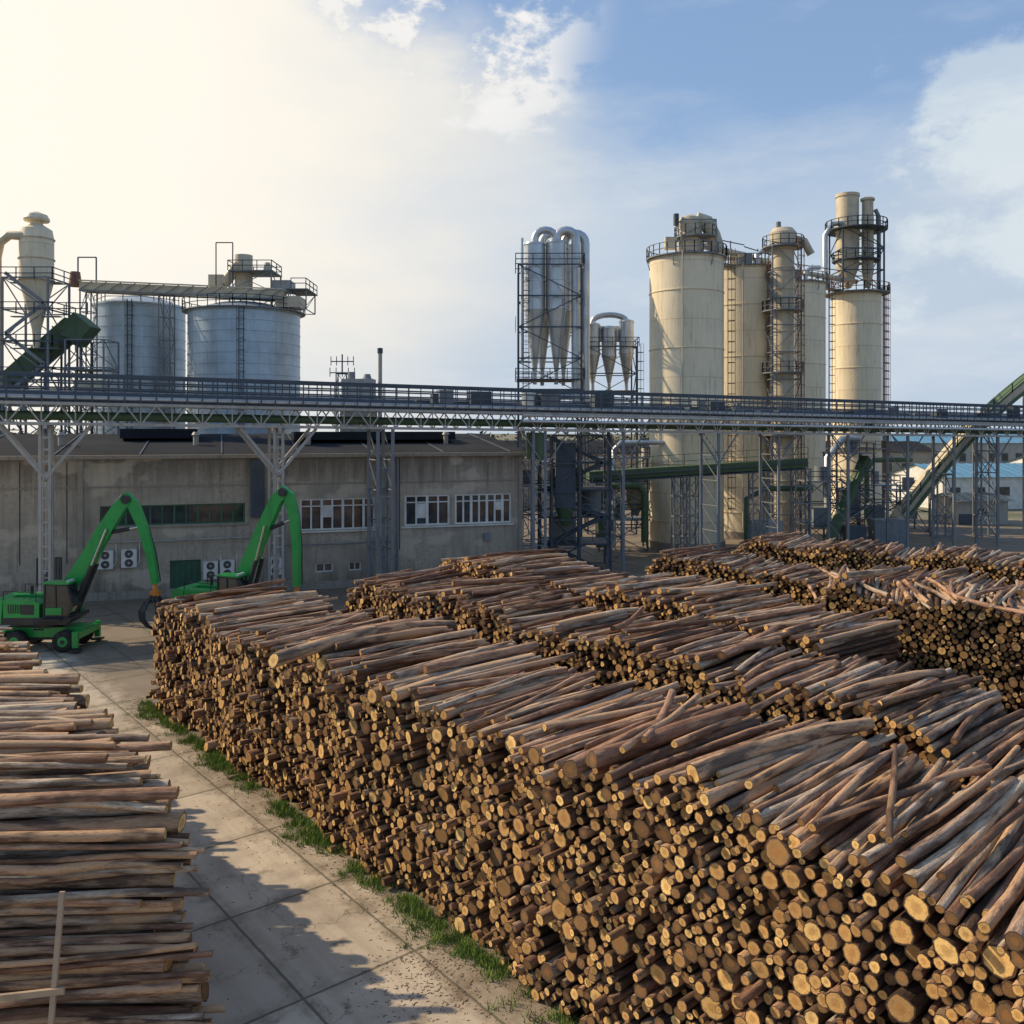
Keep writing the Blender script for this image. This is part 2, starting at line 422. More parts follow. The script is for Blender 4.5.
A=(.629,-.778); NN=(.778,.629); O0=(-16.0,40.5)
def off(o,s=0): return (O0[0]+NN[0]*o+A[0]*s,O0[1]+NN[1]*o+A[1]*s)
def H1(s):
    h=4.7+ (5.75-4.7)*min(1,max(0,s/31.)) +.12*math.sin(s*1.3)+.10*math.sin(s*3.1+1)+.20*math.sin(s*.45)
    if s<1.2: h-=(1.2-s)*.5
    return h
pile('log_pile',O0,A,(.73,.683),0,41.5,H1,rad_main,5.2,11,topn=3.6,ends=.07,cutshift=.04)
def H2(s):
    h=5.0+.2*math.sin(s*.6+2)+.15*math.sin(s*1.7)
    if s<2: h-=(2-s)*.6
    if s>29: h-=(s-29)*.35
    return h
pile('log_pile',off(9.6),A,(.72,.69),-.5,33,H2,rad_small,5.0,12,topn=3,K=8,inner_shade=-.28,cutshift=-.06)
def H3(s):
    h=5.35+.25*math.sin(s*.5)+.12*math.sin(s*1.9+1)
    if s<1: h-=(1-s)*.5
    return h
pile('log_pile',off(15.2),A,(.80,.60),-2,24,H3,rad_small,5.2,13,topn=2.8,K=8,colshift=.02)
def H4(s): return 4.4+.3*math.sin(s*.4+1)+.12*math.sin(s*1.5)-(max(0,1.5-s))*.7
pile('log_pile',(8.5,57.5),(.75,-.66),(.66,.75),0,27,H4,rad_small,5.0,14,topn=2.4,K=8,colshift=-.02,inner_shade=-.28,cutshift=-.06)
def H5(s): return 5.8+.2*math.sin(s*1.1)-max(0,1.5-s)*.9
pile('log_pile',off(21.5,19),A,(.45,.89),0,13,H5,rad_small,5.0,15,topn=5,K=8,colshift=0,topyaw=.25)
def H6(s): return 5.1+.2*math.sin(s*1.1)-max(0,1.5-s)*.8
pile('log_pile',(13.6,23.2),(.80,-.60),(.62,.78),0,9,H6,rad_small,5.0,16,topn=5,K=8,colshift=.03,topyaw=.22)
pile('log_pile',(15,62),(.80,-.60),(.6,.8),0,28,lambda s:4.9+.2*math.sin(s)-max(0,1.5-s)*.6,rad_small,5,17,topn=2.4,K=8,inner_shade=-.28)
def HL(s):
    h=5.0+.12*math.sin(s*1.3)
    if s>-.2: h-=(s+.2)*.7+max(0,s-1.2)*1.3
    return max(.5,h)
pile('log_pile',(-7.75,19.85),(.645,-.764),(-1,-.07),-24,3.4,HL,rad_left,6.0,18,topn=3.4,ends=.2,colshift=.16,yaw=.022,topyaw=.06,cutshift=.15,grp=.025,inner_shade=-.02)

mb=MB()
mb.beam((-8.70,16.75,.0),(-8.72,17.45,3.55),.10,.06,'strap')
mb.beam((-9.9,17.0,1.75),(-8.5,17.1,1.85),.06,.12,'strap')
mb.obj('timber_stake')

# ------------------------------------------------------------------ ground, road, grass
def ground_mat():
    m,nt,b=new_mat('ground_dirt'); oc=objc(nt)
    n=noise(nt,oc,.05,6,.65); f=noise(nt,oc,2.,5,.7)
    c=mixc(nt,mapr(nt,n,.4,.6),(.10,.12,.06),(.24,.21,.165)); c=mixc(nt,mapr(nt,f,.5,.7,0,.5),c,(.09,.075,.055))
    L(nt,c,b.inputs['Base Color']); b.inputs['Roughness'].default_value=.95; return m
M['ground']=ground_mat()
def conc_mat():
    m,nt,b=new_mat('concrete_slabs'); oc=objc(nt)
    w=noise(nt,oc,2.2,4,.6)
    sep=N(nt,'ShaderNodeSeparateXYZ'); L(nt,oc,sep.inputs[0])
    def line(co,per,ph,wd):
        v=math_(nt,'ADD',math_(nt,'ADD',co,math_(nt,'MULTIPLY',math_(nt,'SUBTRACT',w,.5),.07)),ph)
        fr=math_(nt,'FRACT',math_(nt,'DIVIDE',v,per))
        d=math_(nt,'ABSOLUTE',math_(nt,'SUBTRACT',fr,.5))
        return mapr(nt,d,wd/per,wd/per*.35)
    j=math_(nt,'MAXIMUM',line(sep.outputs[0],4.2,100.6,.055),line(sep.outputs[1],2.9,101.3,.05))
    jw=math_(nt,'MAXIMUM',line(sep.outputs[0],4.2,100.6,.45),line(sep.outputs[1],2.9,101.3,.40))
    fx=math_(nt,'FLOOR',math_(nt,'DIVIDE',math_(nt,'ADD',sep.outputs[0],98.5),4.2))
    fy=math_(nt,'FLOOR',math_(nt,'DIVIDE',math_(nt,'ADD',sep.outputs[1],99.85),2.9))
    cmb=N(nt,'ShaderNodeCombineXYZ'); L(nt,fx,cmb.inputs[0]); L(nt,fy,cmb.inputs[1])
    wn=N(nt,'ShaderNodeTexWhiteNoise'); L(nt,cmb.outputs[0],wn.inputs['Vector'])
    big=noise(nt,oc,.33,6,.66); med=noise(nt,mapping(nt,oc,(1,1,1),(7,3,0)),1.1,6,.7); fine=noise(nt,oc,24,4,.75)
    trk=noise(nt,mapping(nt,oc,(.10,1.6,1),(2,5,0)),1.0,5,.65)
    c=mixc(nt,wn.outputs['Value'],(.42,.36,.28),(.54,.465,.36))
    c=mixc(nt,mapr(nt,trk,.46,.64,0,.4),c,(.26,.21,.155))
    c=mixc(nt,mapr(nt,big,.50,.64,0,.6),c,(.25,.205,.155))
    c=mixc(nt,mapr(nt,med,.58,.67,0,.65),c,(.14,.105,.07))
    c=mixc(nt,math_(nt,'MULTIPLY',jw,mapr(nt,med,.38,.6,0,.55)),c,(.17,.135,.09))
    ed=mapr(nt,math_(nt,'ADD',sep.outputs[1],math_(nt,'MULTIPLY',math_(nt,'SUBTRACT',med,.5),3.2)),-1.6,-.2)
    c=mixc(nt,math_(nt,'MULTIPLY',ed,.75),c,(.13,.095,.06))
    c=mixc(nt,mapr(nt,fine,.52,.72,0,.4),c,(.17,.14,.11))
    vo=N(nt,'ShaderNodeTexVoronoi',feature='DISTANCE_TO_EDGE'); vo.inputs['Scale'].default_value=.22
    dv=N(nt,'ShaderNodeVectorMath',operation='ADD'); nz=N(nt,'ShaderNodeTexNoise'); nz.inputs['Scale'].default_value=1.5; nz.inputs['Detail'].default_value=4
    L(nt,oc,nz.inputs['Vector']); L(nt,oc,dv.inputs[0]); L(nt,nz.outputs['Color'],dv.inputs[1]); L(nt,dv.outputs[0],vo.inputs['Vector'])
    cr=math_(nt,'MULTIPLY',mapr(nt,vo.outputs['Distance'],.006,.001),mapr(nt,big,.46,.52))
    j=math_(nt,'MAXIMUM',j,math_(nt,'MULTIPLY',cr,.6))
    c=mixc(nt,math_(nt,'MULTIPLY',j,.8),c,(.07,.065,.04))
    L(nt,c,b.inputs['Base Color']); L(nt,mapr(nt,big,.35,.65,.95,.65),b.inputs['Roughness'])
    bp=N(nt,'ShaderNodeBump'); bp.inputs['Strength'].default_value=.4; bp.inputs['Distance'].default_value=.03
    L(nt,math_(nt,'SUBTRACT',math_(nt,'MULTIPLY',fine,.4),j),bp.inputs['Height']); L(nt,bp.outputs[0],b.inputs['Normal'])
    return m
M['conc']=conc_mat()
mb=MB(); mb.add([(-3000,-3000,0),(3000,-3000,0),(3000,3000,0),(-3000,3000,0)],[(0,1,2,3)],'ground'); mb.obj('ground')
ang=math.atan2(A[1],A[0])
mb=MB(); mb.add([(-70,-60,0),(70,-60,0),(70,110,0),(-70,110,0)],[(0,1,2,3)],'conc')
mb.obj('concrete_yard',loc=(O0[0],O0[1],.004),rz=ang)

def leaf_mat(name,c1,c2,sc):
    m,nt,b=new_mat(name); oc=objc(nt)
    n=noise(nt,oc,sc,4,.6); L(nt,mixc(nt,mapr(nt,n,.35,.65),c1,c2),b.inputs['Base Color']); b.inputs['Roughness'].default_value=.8
    return m
M['grass']=leaf_mat('grass_blades',(.08,.14,.02),(.19,.29,.045),3)
M['leaf']=leaf_mat('tree_foliage',(.04,.06,.03),(.09,.11,.055),.15)
M['litter']=leaf_mat('bark_litter',(.10,.065,.04),(.26,.17,.10),5)
mb=MB(); vs=[];fs=[]
rr=random.Random(3)
for cl in range(1900):
    s=rr.uniform(-1.5,29)
    dens=.5+.5*math.sin(s*.9)+.45*math.sin(s*2.3+1)+.25*math.sin(s*5.1)
    if rr.random()>.22+.5*dens: continue
    o=-abs(rr.gauss(.05,.34+.12*math.sin(s*1.7)))-.05
    cx,cy=off(o,s); hh=rr.uniform(.06,.30)
    for b_ in range(20):
        x=cx+rr.gauss(0,.09);y=cy+rr.gauss(0,.09);a=rr.uniform(0,6.28);w=rr.uniform(.008,.018);h=hh*rr.uniform(.5,1.2);ln=rr.uniform(.1,.9)*h;b2=rr.uniform(0,6.28)
        k=len(vs); vs+=[(x-math.cos(a)*w,y-math.sin(a)*w,0),(x+math.cos(a)*w,y+math.sin(a)*w,0),(x+math.cos(b2)*ln,y+math.sin(b2)*ln,h)]
        fs.append((k,k+1,k+2))
mb.add(vs,fs,'grass'); mb.obj('grass')
mb=MB(); vs=[];fs=[]
for i in range(3000):
    x_=rr.random()
    if x_<.66: o=-abs(rr.gauss(0,.6))-.05; s=rr.uniform(-2,30)
    elif x_<.84: s=rr.gauss(24.5,.9); o=rr.gauss(-1.6,.7)
    else: o=rr.uniform(-7,0); s=rr.uniform(-4,30)
    cx,cy=off(o,s); a=rr.uniform(0,6.28); l=rr.uniform(.01,.055); w=rr.uniform(.006,.018); h=rr.uniform(.004,.015)
    ca,sa=math.cos(a),math.sin(a); k=len(vs)
    for dx,dy,dz in ((-l,-w,0),(l,-w*.6,0),(l*.8,w,0),(-l*.9,w*.8,0),(-l*.5,0,h),(l*.5,0,h)):
        vs.append((cx+dx*ca-dy*sa,cy+dx*sa+dy*ca,.006+dz))
    fs+=[(k,k+1,k+5,k+4),(k+1,k+2,k+5),(k+2,k+3,k+4,k+5),(k+3,k,k+4)]
mb.add(vs,fs,'litter'); mb.obj('bark_litter')

# ------------------------------------------------------------------ factory building
WA=Vector((.951,.308,0)); ry=math.atan2(.308,.951)
bld=empty('factory_building',(-36.4,64,0),ry)
def bandwall(mb,x0,x1,z0,z1,openings,k,th=.35):
    xs=sorted(set([x0,x1]+[v for o in openings for v in o[:2]])); zs=sorted(set([z0,z1]+[v for o in openings for v in o[2:4]]))
    for i in range(len(xs)-1):
        for j in range(len(zs)-1):
            cx=(xs[i]+xs[i+1])/2; cz=(zs[j]+zs[j+1])/2
            if any(o[0]<cx<o[1] and o[2]<cz<o[3] for o in openings): continue
            a,b,c,d=xs[i],xs[i+1],zs[j],zs[j+1]
            mb.add([(a,0,c),(b,0,c),(b,0,d),(a,0,d)],[(0,1,2,3)],k)
    for o in openings:
        a,b,c,d=o[:4]
        mb.add([(a,0,c),(a,th,c),(a,th,d),(a,0,d)],[(0,1,2,3)],k); mb.add([(b,0,c),(b,0,d),(b,th,d),(b,th,c)],[(0,1,2,3)],k)
        mb.add([(a,0,d),(a,th,d),(b,th,d),(b,0,d)],[(0,1,2,3)],k); mb.add([(a,0,c),(b,0,c),(b,th,c),(a,th,c)],[(0,1,2,3)],k)
BL=39.2
ops=[(6.5,16.7,5.4,6.9),(20.8,26.7,4.6,7.1),(29.1,32.9,4.7,7.2),(33.3,38.2,4.7,7.2),(11.3,13.5,0,2.7),(2.3,4.0,1.2,3.3),(22,23.4,1.3,2.0),(-9,-3,5.4,6.9),(24.6,25.6,1.3,2.0)]
mb=MB(); bandwall(mb,-16,BL,0,10.4,ops,'concwall')
mb.add([(BL,0,0),(BL,28,0),(BL,28,10.4),(BL,14,12.0),(BL,0,10.4)],[(0,1,2,3,4)],'concwall')
mb.add([(-16,0,0),(-16,28,0),(-16,28,10.4),(-16,14,12.0),(-16,0,10.4)],[(4,3,2,1,0)],'concwall')
mb.add([(-16,28,0),(BL,28,0),(BL,28,10.4),(-16,28,10.4)],[(3,2,1,0)],'concwall')
mb.obj('walls',bld)
mb=MB()
for x in (-15.8,-9.8,-1.5,5.2,18.3,27.9,39.0): mb.box((x,-.09,5.15),(.35,.18,10.3),'concwall2')
mb.box(((BL-16)/2,-.12,10.5),(BL+16.6,.5,.28),'concwall2')
mb.box(((BL-16)/2,-.05,8.3),(BL+16,.08,.10),'concwall2')
mb.box(((BL-16)/2,-.10,.3),(BL+16,.16,.6),'concwall2')
for xx in np.arange(-14,BL,3.05):
    if min(abs(xx-q) for q in (6.5,16.7,20.8,26.7,29.1,32.9,33.3,38.2))>.3 and not any(o[0]<xx<o[1] for o in ops[:4]): mb.box((xx,-.012,6.5),(.05,.03,7.4),'roof')
mb.tube([(19.6,-.25,10.2),(19.6,-.25,.4)],.09,'steel'); mb.tube([(28.5,-.25,10.2),(28.5,-.25,.4)],.09,'steel')
mb.tube([(5.6,-.3,4.3),(11,-.3,4.25),(18,-.3,4.3)],.06,'steell'); mb.tube([(18.6,-.3,3.6),(24,-.3,3.5),(28,-.3,3.6)],.05,'steel',8)
for xx,zz in ((9.8,3.6),(17.4,7.6),(27.2,7.8),(36,3.6)): mb.box((xx,-.16,zz),(.5,.3,.6),'steel')
mb.box((17.6,-.25,8.0),(1.0,.5,4.4),'steeld')
mb.obj('pilasters_and_trim',bld)
mb=MB()
def roofp(y0,z0,y1,z1):
    mb.add([(-16.6,y0,z0),(BL+.5,y0,z0),(BL+.5,y1,z1),(-16.6,y1,z1)],[(0,1,2,3)],'roof')
roofp(.15,10.65,14,12.15); roofp(14,12.15,28.4,10.5)
for x in np.arange(-14,BL,5.8): mb.beam((x,.2,10.69),(x,14,12.19),.12,.06,'steeld')
mb.box((28,9,12.0),(14,5,.7),'roof'); mb.box((10,10,12.2),(6,3,.8),'roof')
for x in (3,13,22,34): mb.cyl((x,6,11.2),(x,6,12.1),.22,.22,'steell',12); mb.cyl((x,6,12.1),(x,6,12.35),.35,.2,'steell',12)
mb.obj('roof',bld)
mb=MB()
def window(x0,x1,z0,z1,n,kf,transom=None,bars=.09):
    mb.add([(x0,.22,z0),(x1,.22,z0),(x1,.22,z1),(x0,.22,z1)],[(0,1,2,3)],'glass')
    for z in (z0+bars/2,z1-bars/2): mb.beam((x0,.16,z),(x1,.16,z),bars,bars,kf)
    for i in range(n+1):
        x=x0+bars/2+(x1-x0-bars)*i/n; mb.beam((x,.165,z0+.01),(x,.165,z1-.01),bars*(1.5 if i%2==0 else 1),bars,kf)
    if transom: mb.beam((x0,.158,transom),(x1,.158,transom),bars*.7,bars*.7,kf)
window(6.5,16.7,5.4,6.9,12,'greenfr',None,.11)
window(-9,-3,5.4,6.9,7,'greenfr')
window(20.8,26.7,4.6,7.1,7,'white',6.5,.13)
window(29.1,32.9,4.7,7.2,4,'white',6.6,.14); window(33.3,38.2,4.7,7.2,7,'white',6.6,.14)
window(22,23.4,1.3,2.0,2,'white'); window(24.6,25.6,1.3,2.0,2,'white')
window(2.3,4.0,1.2,3.3,8,'steeld',2.2,.06)
for x0,x1,zb in ((22.55,23.3,5.6),(30.1,31.0,5.3),(36.85,37.4,5.8)): mb.box(((x0+x1)/2,.195,(zb+6.5)/2),(x1-x0,.03,6.5-zb),'white')
mb.box((23.75,-.06,4.5),(6.3,.3,.1),'white'); mb.box((33.6,-.06,4.6),(9.6,.3,.1),'white'); mb.box((11.6,-.06,5.3),(10.6,.25,.1),'concwall2')
mb.obj('windows',bld)
mb=MB(); mb.box((12.4,.2,1.35),(2.2,.08,2.7),'greenfr'); mb.box((12.4,.13,1.35),(.06,.06,2.7),'steeld')
for x in (11.6,12.0,12.8,13.2): mb.box((x,.14,1.35),(.04,.05,2.5),'greenfr')
mb.obj('door',bld)

def acunit(x,z):
    mb=MB(); mb.box((0,-.25,0),(1.05,.42,1.35),'white')
    for dz in (.33,-.33):
        mb.cyl((0-.0,-.462,dz),(0,-.475,dz),.29,.29,'hdark',20); mb.cyl((0,-.476,dz),(0,-.49,dz),.07,.07,'white',10)
        for i in range(6):
            a=i*math.pi/6; mb.beam((-.29*math.cos(a),-.485,dz-.29*math.sin(a)),(.29*math.cos(a),-.485,dz+.29*math.sin(a)),.012,.012,'steell')
    mb.beam((-.4,-.25,-.72),(-.4,0,-.72),.05,.05,'steel'); mb.beam((.4,-.25,-.72),(.4,0,-.72),.05,.05,'steel')
    mb.tube([(.55,-.15,-.5),(.7,-.08,-.3),(.7,-.06,1.1)],.04,'white',8)
    p=Vector((-36.4,64,0))+WA*x
    mb.obj('air_conditioner',loc=(p.x,p.y,z),rz=ry)
for x,z in ((6.9,3.0),(8.5,3.05),(14.2,1.9),(15.4,1.95),(18.95,2.0)): acunit(x,z)

mb=MB(); mb.lathe((-12.9,88),[(.2,0),(.2,20.4)],'steell',12); mb.lathe((-12.9,88),[(.27,20.0),(.27,20.5),(.0,20.55)],'steeld',12); mb.obj('exhaust_pipe')
mb=MB(); cx,cy=-16.6,88
mb.lattice((cx,cy),1.0,1.0,0,18.0,'steeld',1.5,.1)
for z,w in ((18.1,2.4),(19.2,2.2)):
    mb.beam((cx-w/2,cy,z),(cx+w/2,cy,z),.1,.1,'steeld')
    for i in range(5): x=cx-w/2+w*i/4; mb.beam((x,cy,z-.4),(x,cy,z+.5),.07,.07,'steeld')
mb.beam((cx,cy,18),(cx,cy,19.9),.12,.12,'steeld'); mb.obj('antenna_mast',loc=(0,0,0))
mb=MB(); mb.box((-14.8,87,16.6),(3.0,2,1.6),'steell'); mb.box((-14.8,87,7.9),(3.2,2.4,15.8),'concwall2')
mb.cyl((-15.5,87,17.4),(-15.5,87,18.1),.35,.35,'steel'); mb.cyl((-14.0,87,17.4),(-14.0,87,17.9),.45,.3,'steel')
mb.obj('ventilation_unit')

# ------------------------------------------------------------------ pipe bridge
def BP(t,side=0,z=0):
    x=-33+88.7*t; y=58+40*t; nx,ny=-40/97.3,88.7/97.3
    zb=12.95-1.15*t
    return Vector((x+nx*side,y+ny*side,zb+z))
mb=MB()
T0,T1=-.12,1.2; nb=64; Wd=3.0
for sd in (0,Wd):
    mb.beam(BP(T0,sd,0),BP(T1,sd,0),.16,.2,'steell'); mb.beam(BP(T0,sd,1.35),BP(T1,sd,1.35),.16,.2,'steell')
    for i in range(nb):
        a=T0+(T1-T0)*i/nb; b=T0+(T1-T0)*(i+1)/nb; m_=(a+b)/2
        mb.beam(BP(a,sd,0),BP(m_,sd,1.35),.09,.09,'steell'); mb.beam(BP(m_,sd,1.35),BP(b,sd,0),.09,.09,'steell')
        mb.beam(BP(a,sd,0),BP(a,sd,1.35),.07,.07,'steell')
        for tt in (a,m_): mb.beam(BP(tt,sd,1.35),BP(tt,sd,3.35),.07,.09,'steeld')
    for z in (1.95,2.4,2.85,3.3): mb.beam(BP(T0,sd-.02,z),BP(T1,sd-.02,z),.07,.11 if z<3.2 else .16,'steeld')
for i in range(nb+1):
    a=T0+(T1-T0)*i/nb
    for z in (0.02,1.33): mb.beam(BP(a,0,z),BP(a,Wd,z),.09,.09,'steel')
    if i<nb: mb.beam(BP(a,0,.0),BP(a+(T1-T0)/nb,Wd,.0),.06,.06,'steel')
mb.beam(BP(T0,1.0,1.5),BP(T1,1.0,1.5),1.6,.06,'steeld',(0,0,1))
mb.tube([BP(T0,.45,1.75),BP(.5,.45,1.75),BP(T1,.45,1.75)],.2,'galv',10)
mb.tube([BP(T0,2.5,1.95),BP(.5,2.5,1.95),BP(T1,2.5,1.95)],.38,'steeld',10)
mb.tube([BP(T0,1.6,.55),BP(.5,1.6,.55),BP(T1,1.6,.55)],.32,'green',10)
mb.tube([BP(T0,2.4,.5),BP(.5,2.4,.5),BP(T1,2.4,.5)],.25,'steel',10)
mb.tube([BP(.38,-.35,.7),BP(.7,-.35,.7),BP(T1,-.35,.7)],.13,'galv',8)
mb.tube([BP(.38,-.35,1.15),BP(.7,-.35,1.15),BP(T1,-.35,1.15)],.10,'steell',8)
rb=random.Random(9)
for i in range(26):
    t=rb.uniform(.3,1.1); p=BP(t,rb.uniform(.6,2.4),1.5); h=rb.uniform(.5,1.9)
    mb.box((p.x,p.y,p.z+h/2),(rb.uniform(.4,2.0),.8,h),rb.choice(['steeld','steeld','steel']),.42)
def up(t,sd,z): p=BP(t,sd,0); return Vector((p.x,p.y,z))
for t in (.0265,.182):
    for sd in (.3,2.7):
        for dx in (-.003,.003):
            mb.beam(up(t+dx,sd,0),BP(t+dx,sd,-.1),.18,.18,'steell')
        for z in np.arange(.8,12.4,.8): mb.beam(up(t-.003,sd,z),up(t+.003,sd,z),.05,.12,'steell')
        for sg in (-1,1):
            mb.beam(up(t,sd,9.3),BP(t+sg*.028,sd,-.1),.2,.2,'steell')
    mb.beam(BP(t,-.2,-.2),BP(t,Wd+.2,-.2),.25,.25,'steell')
    mb.beam(up(t,.3,3),up(t,2.7,9),.1,.1,'steell'); mb.beam(up(t,2.7,3),up(t,.3,9),.1,.1,'steell')
    c=up(t,1.5,.25); mb.box(c,(1.4,3.4,.5),'concwall2',math.atan2(40,88.7))
for t in (.258,.27,.393,.404,.481,.584,.655,.743,.825,.893,.961,1.08):
    for sd in (.2,2.8): mb.beam(up(t,sd,0),BP(t,sd,-.1),.24,.24,'steel')
    zz=1.
    while zz<11:
        mb.beam(up(t,.2,zz),up(t,2.8,zz+2.3),.07,.07,'steel'); mb.beam(up(t,.2,zz),up(t,2.8,zz),.08,.08,'steel'); zz+=2.3
for a,b in ((.258,.27),(.393,.404)):
    for sd in (.2,2.8):
        zz=.8
        while zz<11: mb.beam(up(a,sd,zz),up(b,sd,zz),.07,.07,'steel'); zz+=2.2
for t in (.404,.481,.584,.655,.743,.825,.893,.961):
    for sg in (-1,1): mb.beam(up(t,.2,9.4),BP(t+sg*.022,.2,-.1),.1,.1,'steel')
mb.obj('pipe_bridge')

mb=MB(); p=BP(.395,1.5,0)
mb.box((p.x+.6,p.y,11.2),(1.6,1.8,2.2),'green'); mb.box((p.x+3.2,p.y+3,8.6),(1.7,1.7,5.6),'steeld'); mb.cyl((p.x+3.2,p.y+3,5.8),(p.x+3.2,p.y+3,4.2),.9,.35,'green')
mb.cyl((p.x,p.y,13.6),(p.x,p.y,15.6),.6,.6,'galv'); mb.lattice((p.x+3.2,p.y+3),2.4,2.4,0,12,'steeld',2.4,.16)
mb.obj('transfer_hopper')

mb=MB(); cx,cy=5.6,82
mb.lattice((cx,cy),6.2,5.0,0,12,'steeld',2.4,.2)
for i in range(5):
    z=2.4*i; sg=1 if i%2 else -1
    for yy in (cy-2.6,cy-1.8): mb.beam((cx-sg*2.4,yy,z),(cx+sg*2.4,yy,z+2.4),.1,.28,'steeld')
    for k in range(9):
        f=(k+.5)/9; mb.box((cx-sg*2.4+sg*4.8*f,cy-2.2,z+2.4*f),(.3,.8,.05),'steel')
    mb.beam((cx-sg*2.4,cy-2.62,z+1),(cx+sg*2.4,cy-2.62,z+3.4),.06,.06,'steel')
    mb.box((cx,cy,z+2.4),(6.0,4.6,.1),'steel')
    mb.rail([(cx-3,cy-2.5,z+2.45),(cx+3,cy-2.5,z+2.45),(cx+3,cy+2.5,z+2.45)],'steel')
mb.box((cx-1,cy+.5,3.6),(2.4,2,2.2),'steell'); mb.cyl((cx+1.6,cy,4.9),(cx+1.6,cy,7.0),.9,.9,'steel',16); mb.box((cx-.6,cy,8.2),(2.8,2,1.6),'green')
mb.obj('stair_tower')

mb=MB(); a=Vector((7.4,88,8.0)); b=Vector((29.6,91,9.2)); d=(b-a).normalized()
mb.beam(a,b,1.5,.9,'green'); mb.beam(a+Vector((0,0,-.6)),b+Vector((0,0,-.6)),1.7,.15,'steeld')
mb.rail([a+Vector((0,-1,.4)),b+Vector((0,-1,.4))],'green',1.2)
mb.beam(a+Vector((0,-.9,.0)),b+Vector((0,-.9,.0)),.5,.1,'steeld')
for f in (.12,.42,.46,.78,.98):
    p=a.lerp(b,f); mb.lattice((p.x,p.y),1.5,1.6,0,p.z-.6,'steel',1.8,.14)
mb.obj('belt_conveyor')

# process piping and dust plant standing between the bridge and the silos
mb=MB()
mb.tube([(9,92,.5),(9,92,6.0),(9.6,92,6.8),(13,92.4,6.8),(13.6,92.4,6.0),(13.6,92.4,1)],.35,'green',12)
mb.tube([(10.5,93,.5),(10.5,93,10.5),(11.2,93,11.2),(16,93.5,11.2)],.25,'galv',10)
mb.lattice((11.5,94.5),5.0,3.2,0,9.6,'steeld',2.4,.16)
for z in (3.2,6.4,9.6):
    mb.box((11.5,94.5,z),(5.4,3.6,.1),'steel'); mb.rail([(8.8,92.7,z),(14.2,92.7,z),(14.2,96.3,z)],'steeld',1.1,w=.08)
mb.box((10.6,94.3,4.4),(1.8,1.8,2.0),'green'); mb.lathe((13,94.5),[(.3,3.6),(1.0,5.0),(1.0,7.4),(.3,7.8),(0,7.8)],'cream2',18)
mb.box((10.5,94.3,7.5),(2.2,1.6,1.8),'steel')
mb.obj('dust_filter_plant')

# ------------------------------------------------------------------ cream silos
def silo(c,r,top):
    mb=MB(); n=56
    mb.lathe(c,[(r,0),(r,top)],'cream',n)
    mb.lathe(c,[(r,top),(r+.08,top+.02),(r+.08,top+.25),(r-.1,top+.3),(.3,top+1.0),(0,top+1.02)],'cream2',n)
    for z in np.arange(3,top,6.0): mb.lathe(c,[(r,z-.07),(r+.06,z-.06),(r+.06,z+.06),(r,z+.07)],'cream',n,False)
    mb.lathe(c,[(r+.15,0),(r+.15,.8),(r,.82)],'concwall2',n)
    return mb
S1=(18.6,96,3.9,30.4); S2=(27.6,107,3.95,31.2); S3=(37.0,118,3.9,31.2); S4=(47.8,125,3.3,31.0)
for i,(x,y,r,t) in enumerate((S1,S2,S3)):
    mb=silo((0,0),r,t)
    mb.ring_platform((0,0),t+.35,r-.2,r+.35,'steel','steel',28,1.15,.08)
    mb.ladder((r+.25 if i!=1 else r*.5,-1.2 if i!=1 else -(r*.87+.25)),2,t+1.2,'rustst',(1,-.25) if i!=1 else (.4,-1))
    for a in np.linspace(0,6.28,7): 
        mb.beam((r*math.cos(a),r*math.sin(a),t-.9),((r+.35)*math.cos(a),(r+.35)*math.sin(a),t+.3),.08,.08,'steel')
    mb.tube([(-r*.3,-r-.15,t+.5),(-r*.3,-r-.2,t*.5),(-r*.3,-r-.15,1)],.07,'steell',8)
    if i==0:
        mb.lattice((1.0,0),3.6,3.2,t+.8,t+4.2,'steel',1.7,.14)
        mb.ring_platform((1.0,0),t+2.6,.4,2.3,'steel','steel',14,1.1,.07)
        mb.cyl((.4,0,t+1),(.4,0,t+4.2),1.25,1.25,'cream2',24); mb.lathe((.4,0),[(1.25,t+4.2),(1.1,t+4.7),(.4,t+5.0),(0,t+5.0)],'cream2',24)
        mb.tube([(1.0,-.2,t+4.5),(2.1,-.2,t+4.2),(2.8,-.2,t+2.8),(3.3,-.2,t+1.1)],.8,'cream2',16)
        mb.cyl((-1.2,-.6,t+3.8),(-1.2,-.6,t+5.0),.3,.3,'steeld',10); mb.box((-1.8,-.5,t+1.9),(1.2,1,1.2),'cream2')
    else:
        mb.box((0,0,t+1.5),(1.6,1.4,1.3),'steel'); mb.cyl((-1.5,0,t+.8),(-1.5,0,t+2.3),.4,.4,'cream2',12)
        mb.tube([(1.5,0,t+1),(1.5,0,t+2.1),(2.2,0,t+2.6),(3.4,0,t+2.6)],.3,'galv',10)
    mb.obj('storage_silo',loc=(x,y,0))
mb=MB()
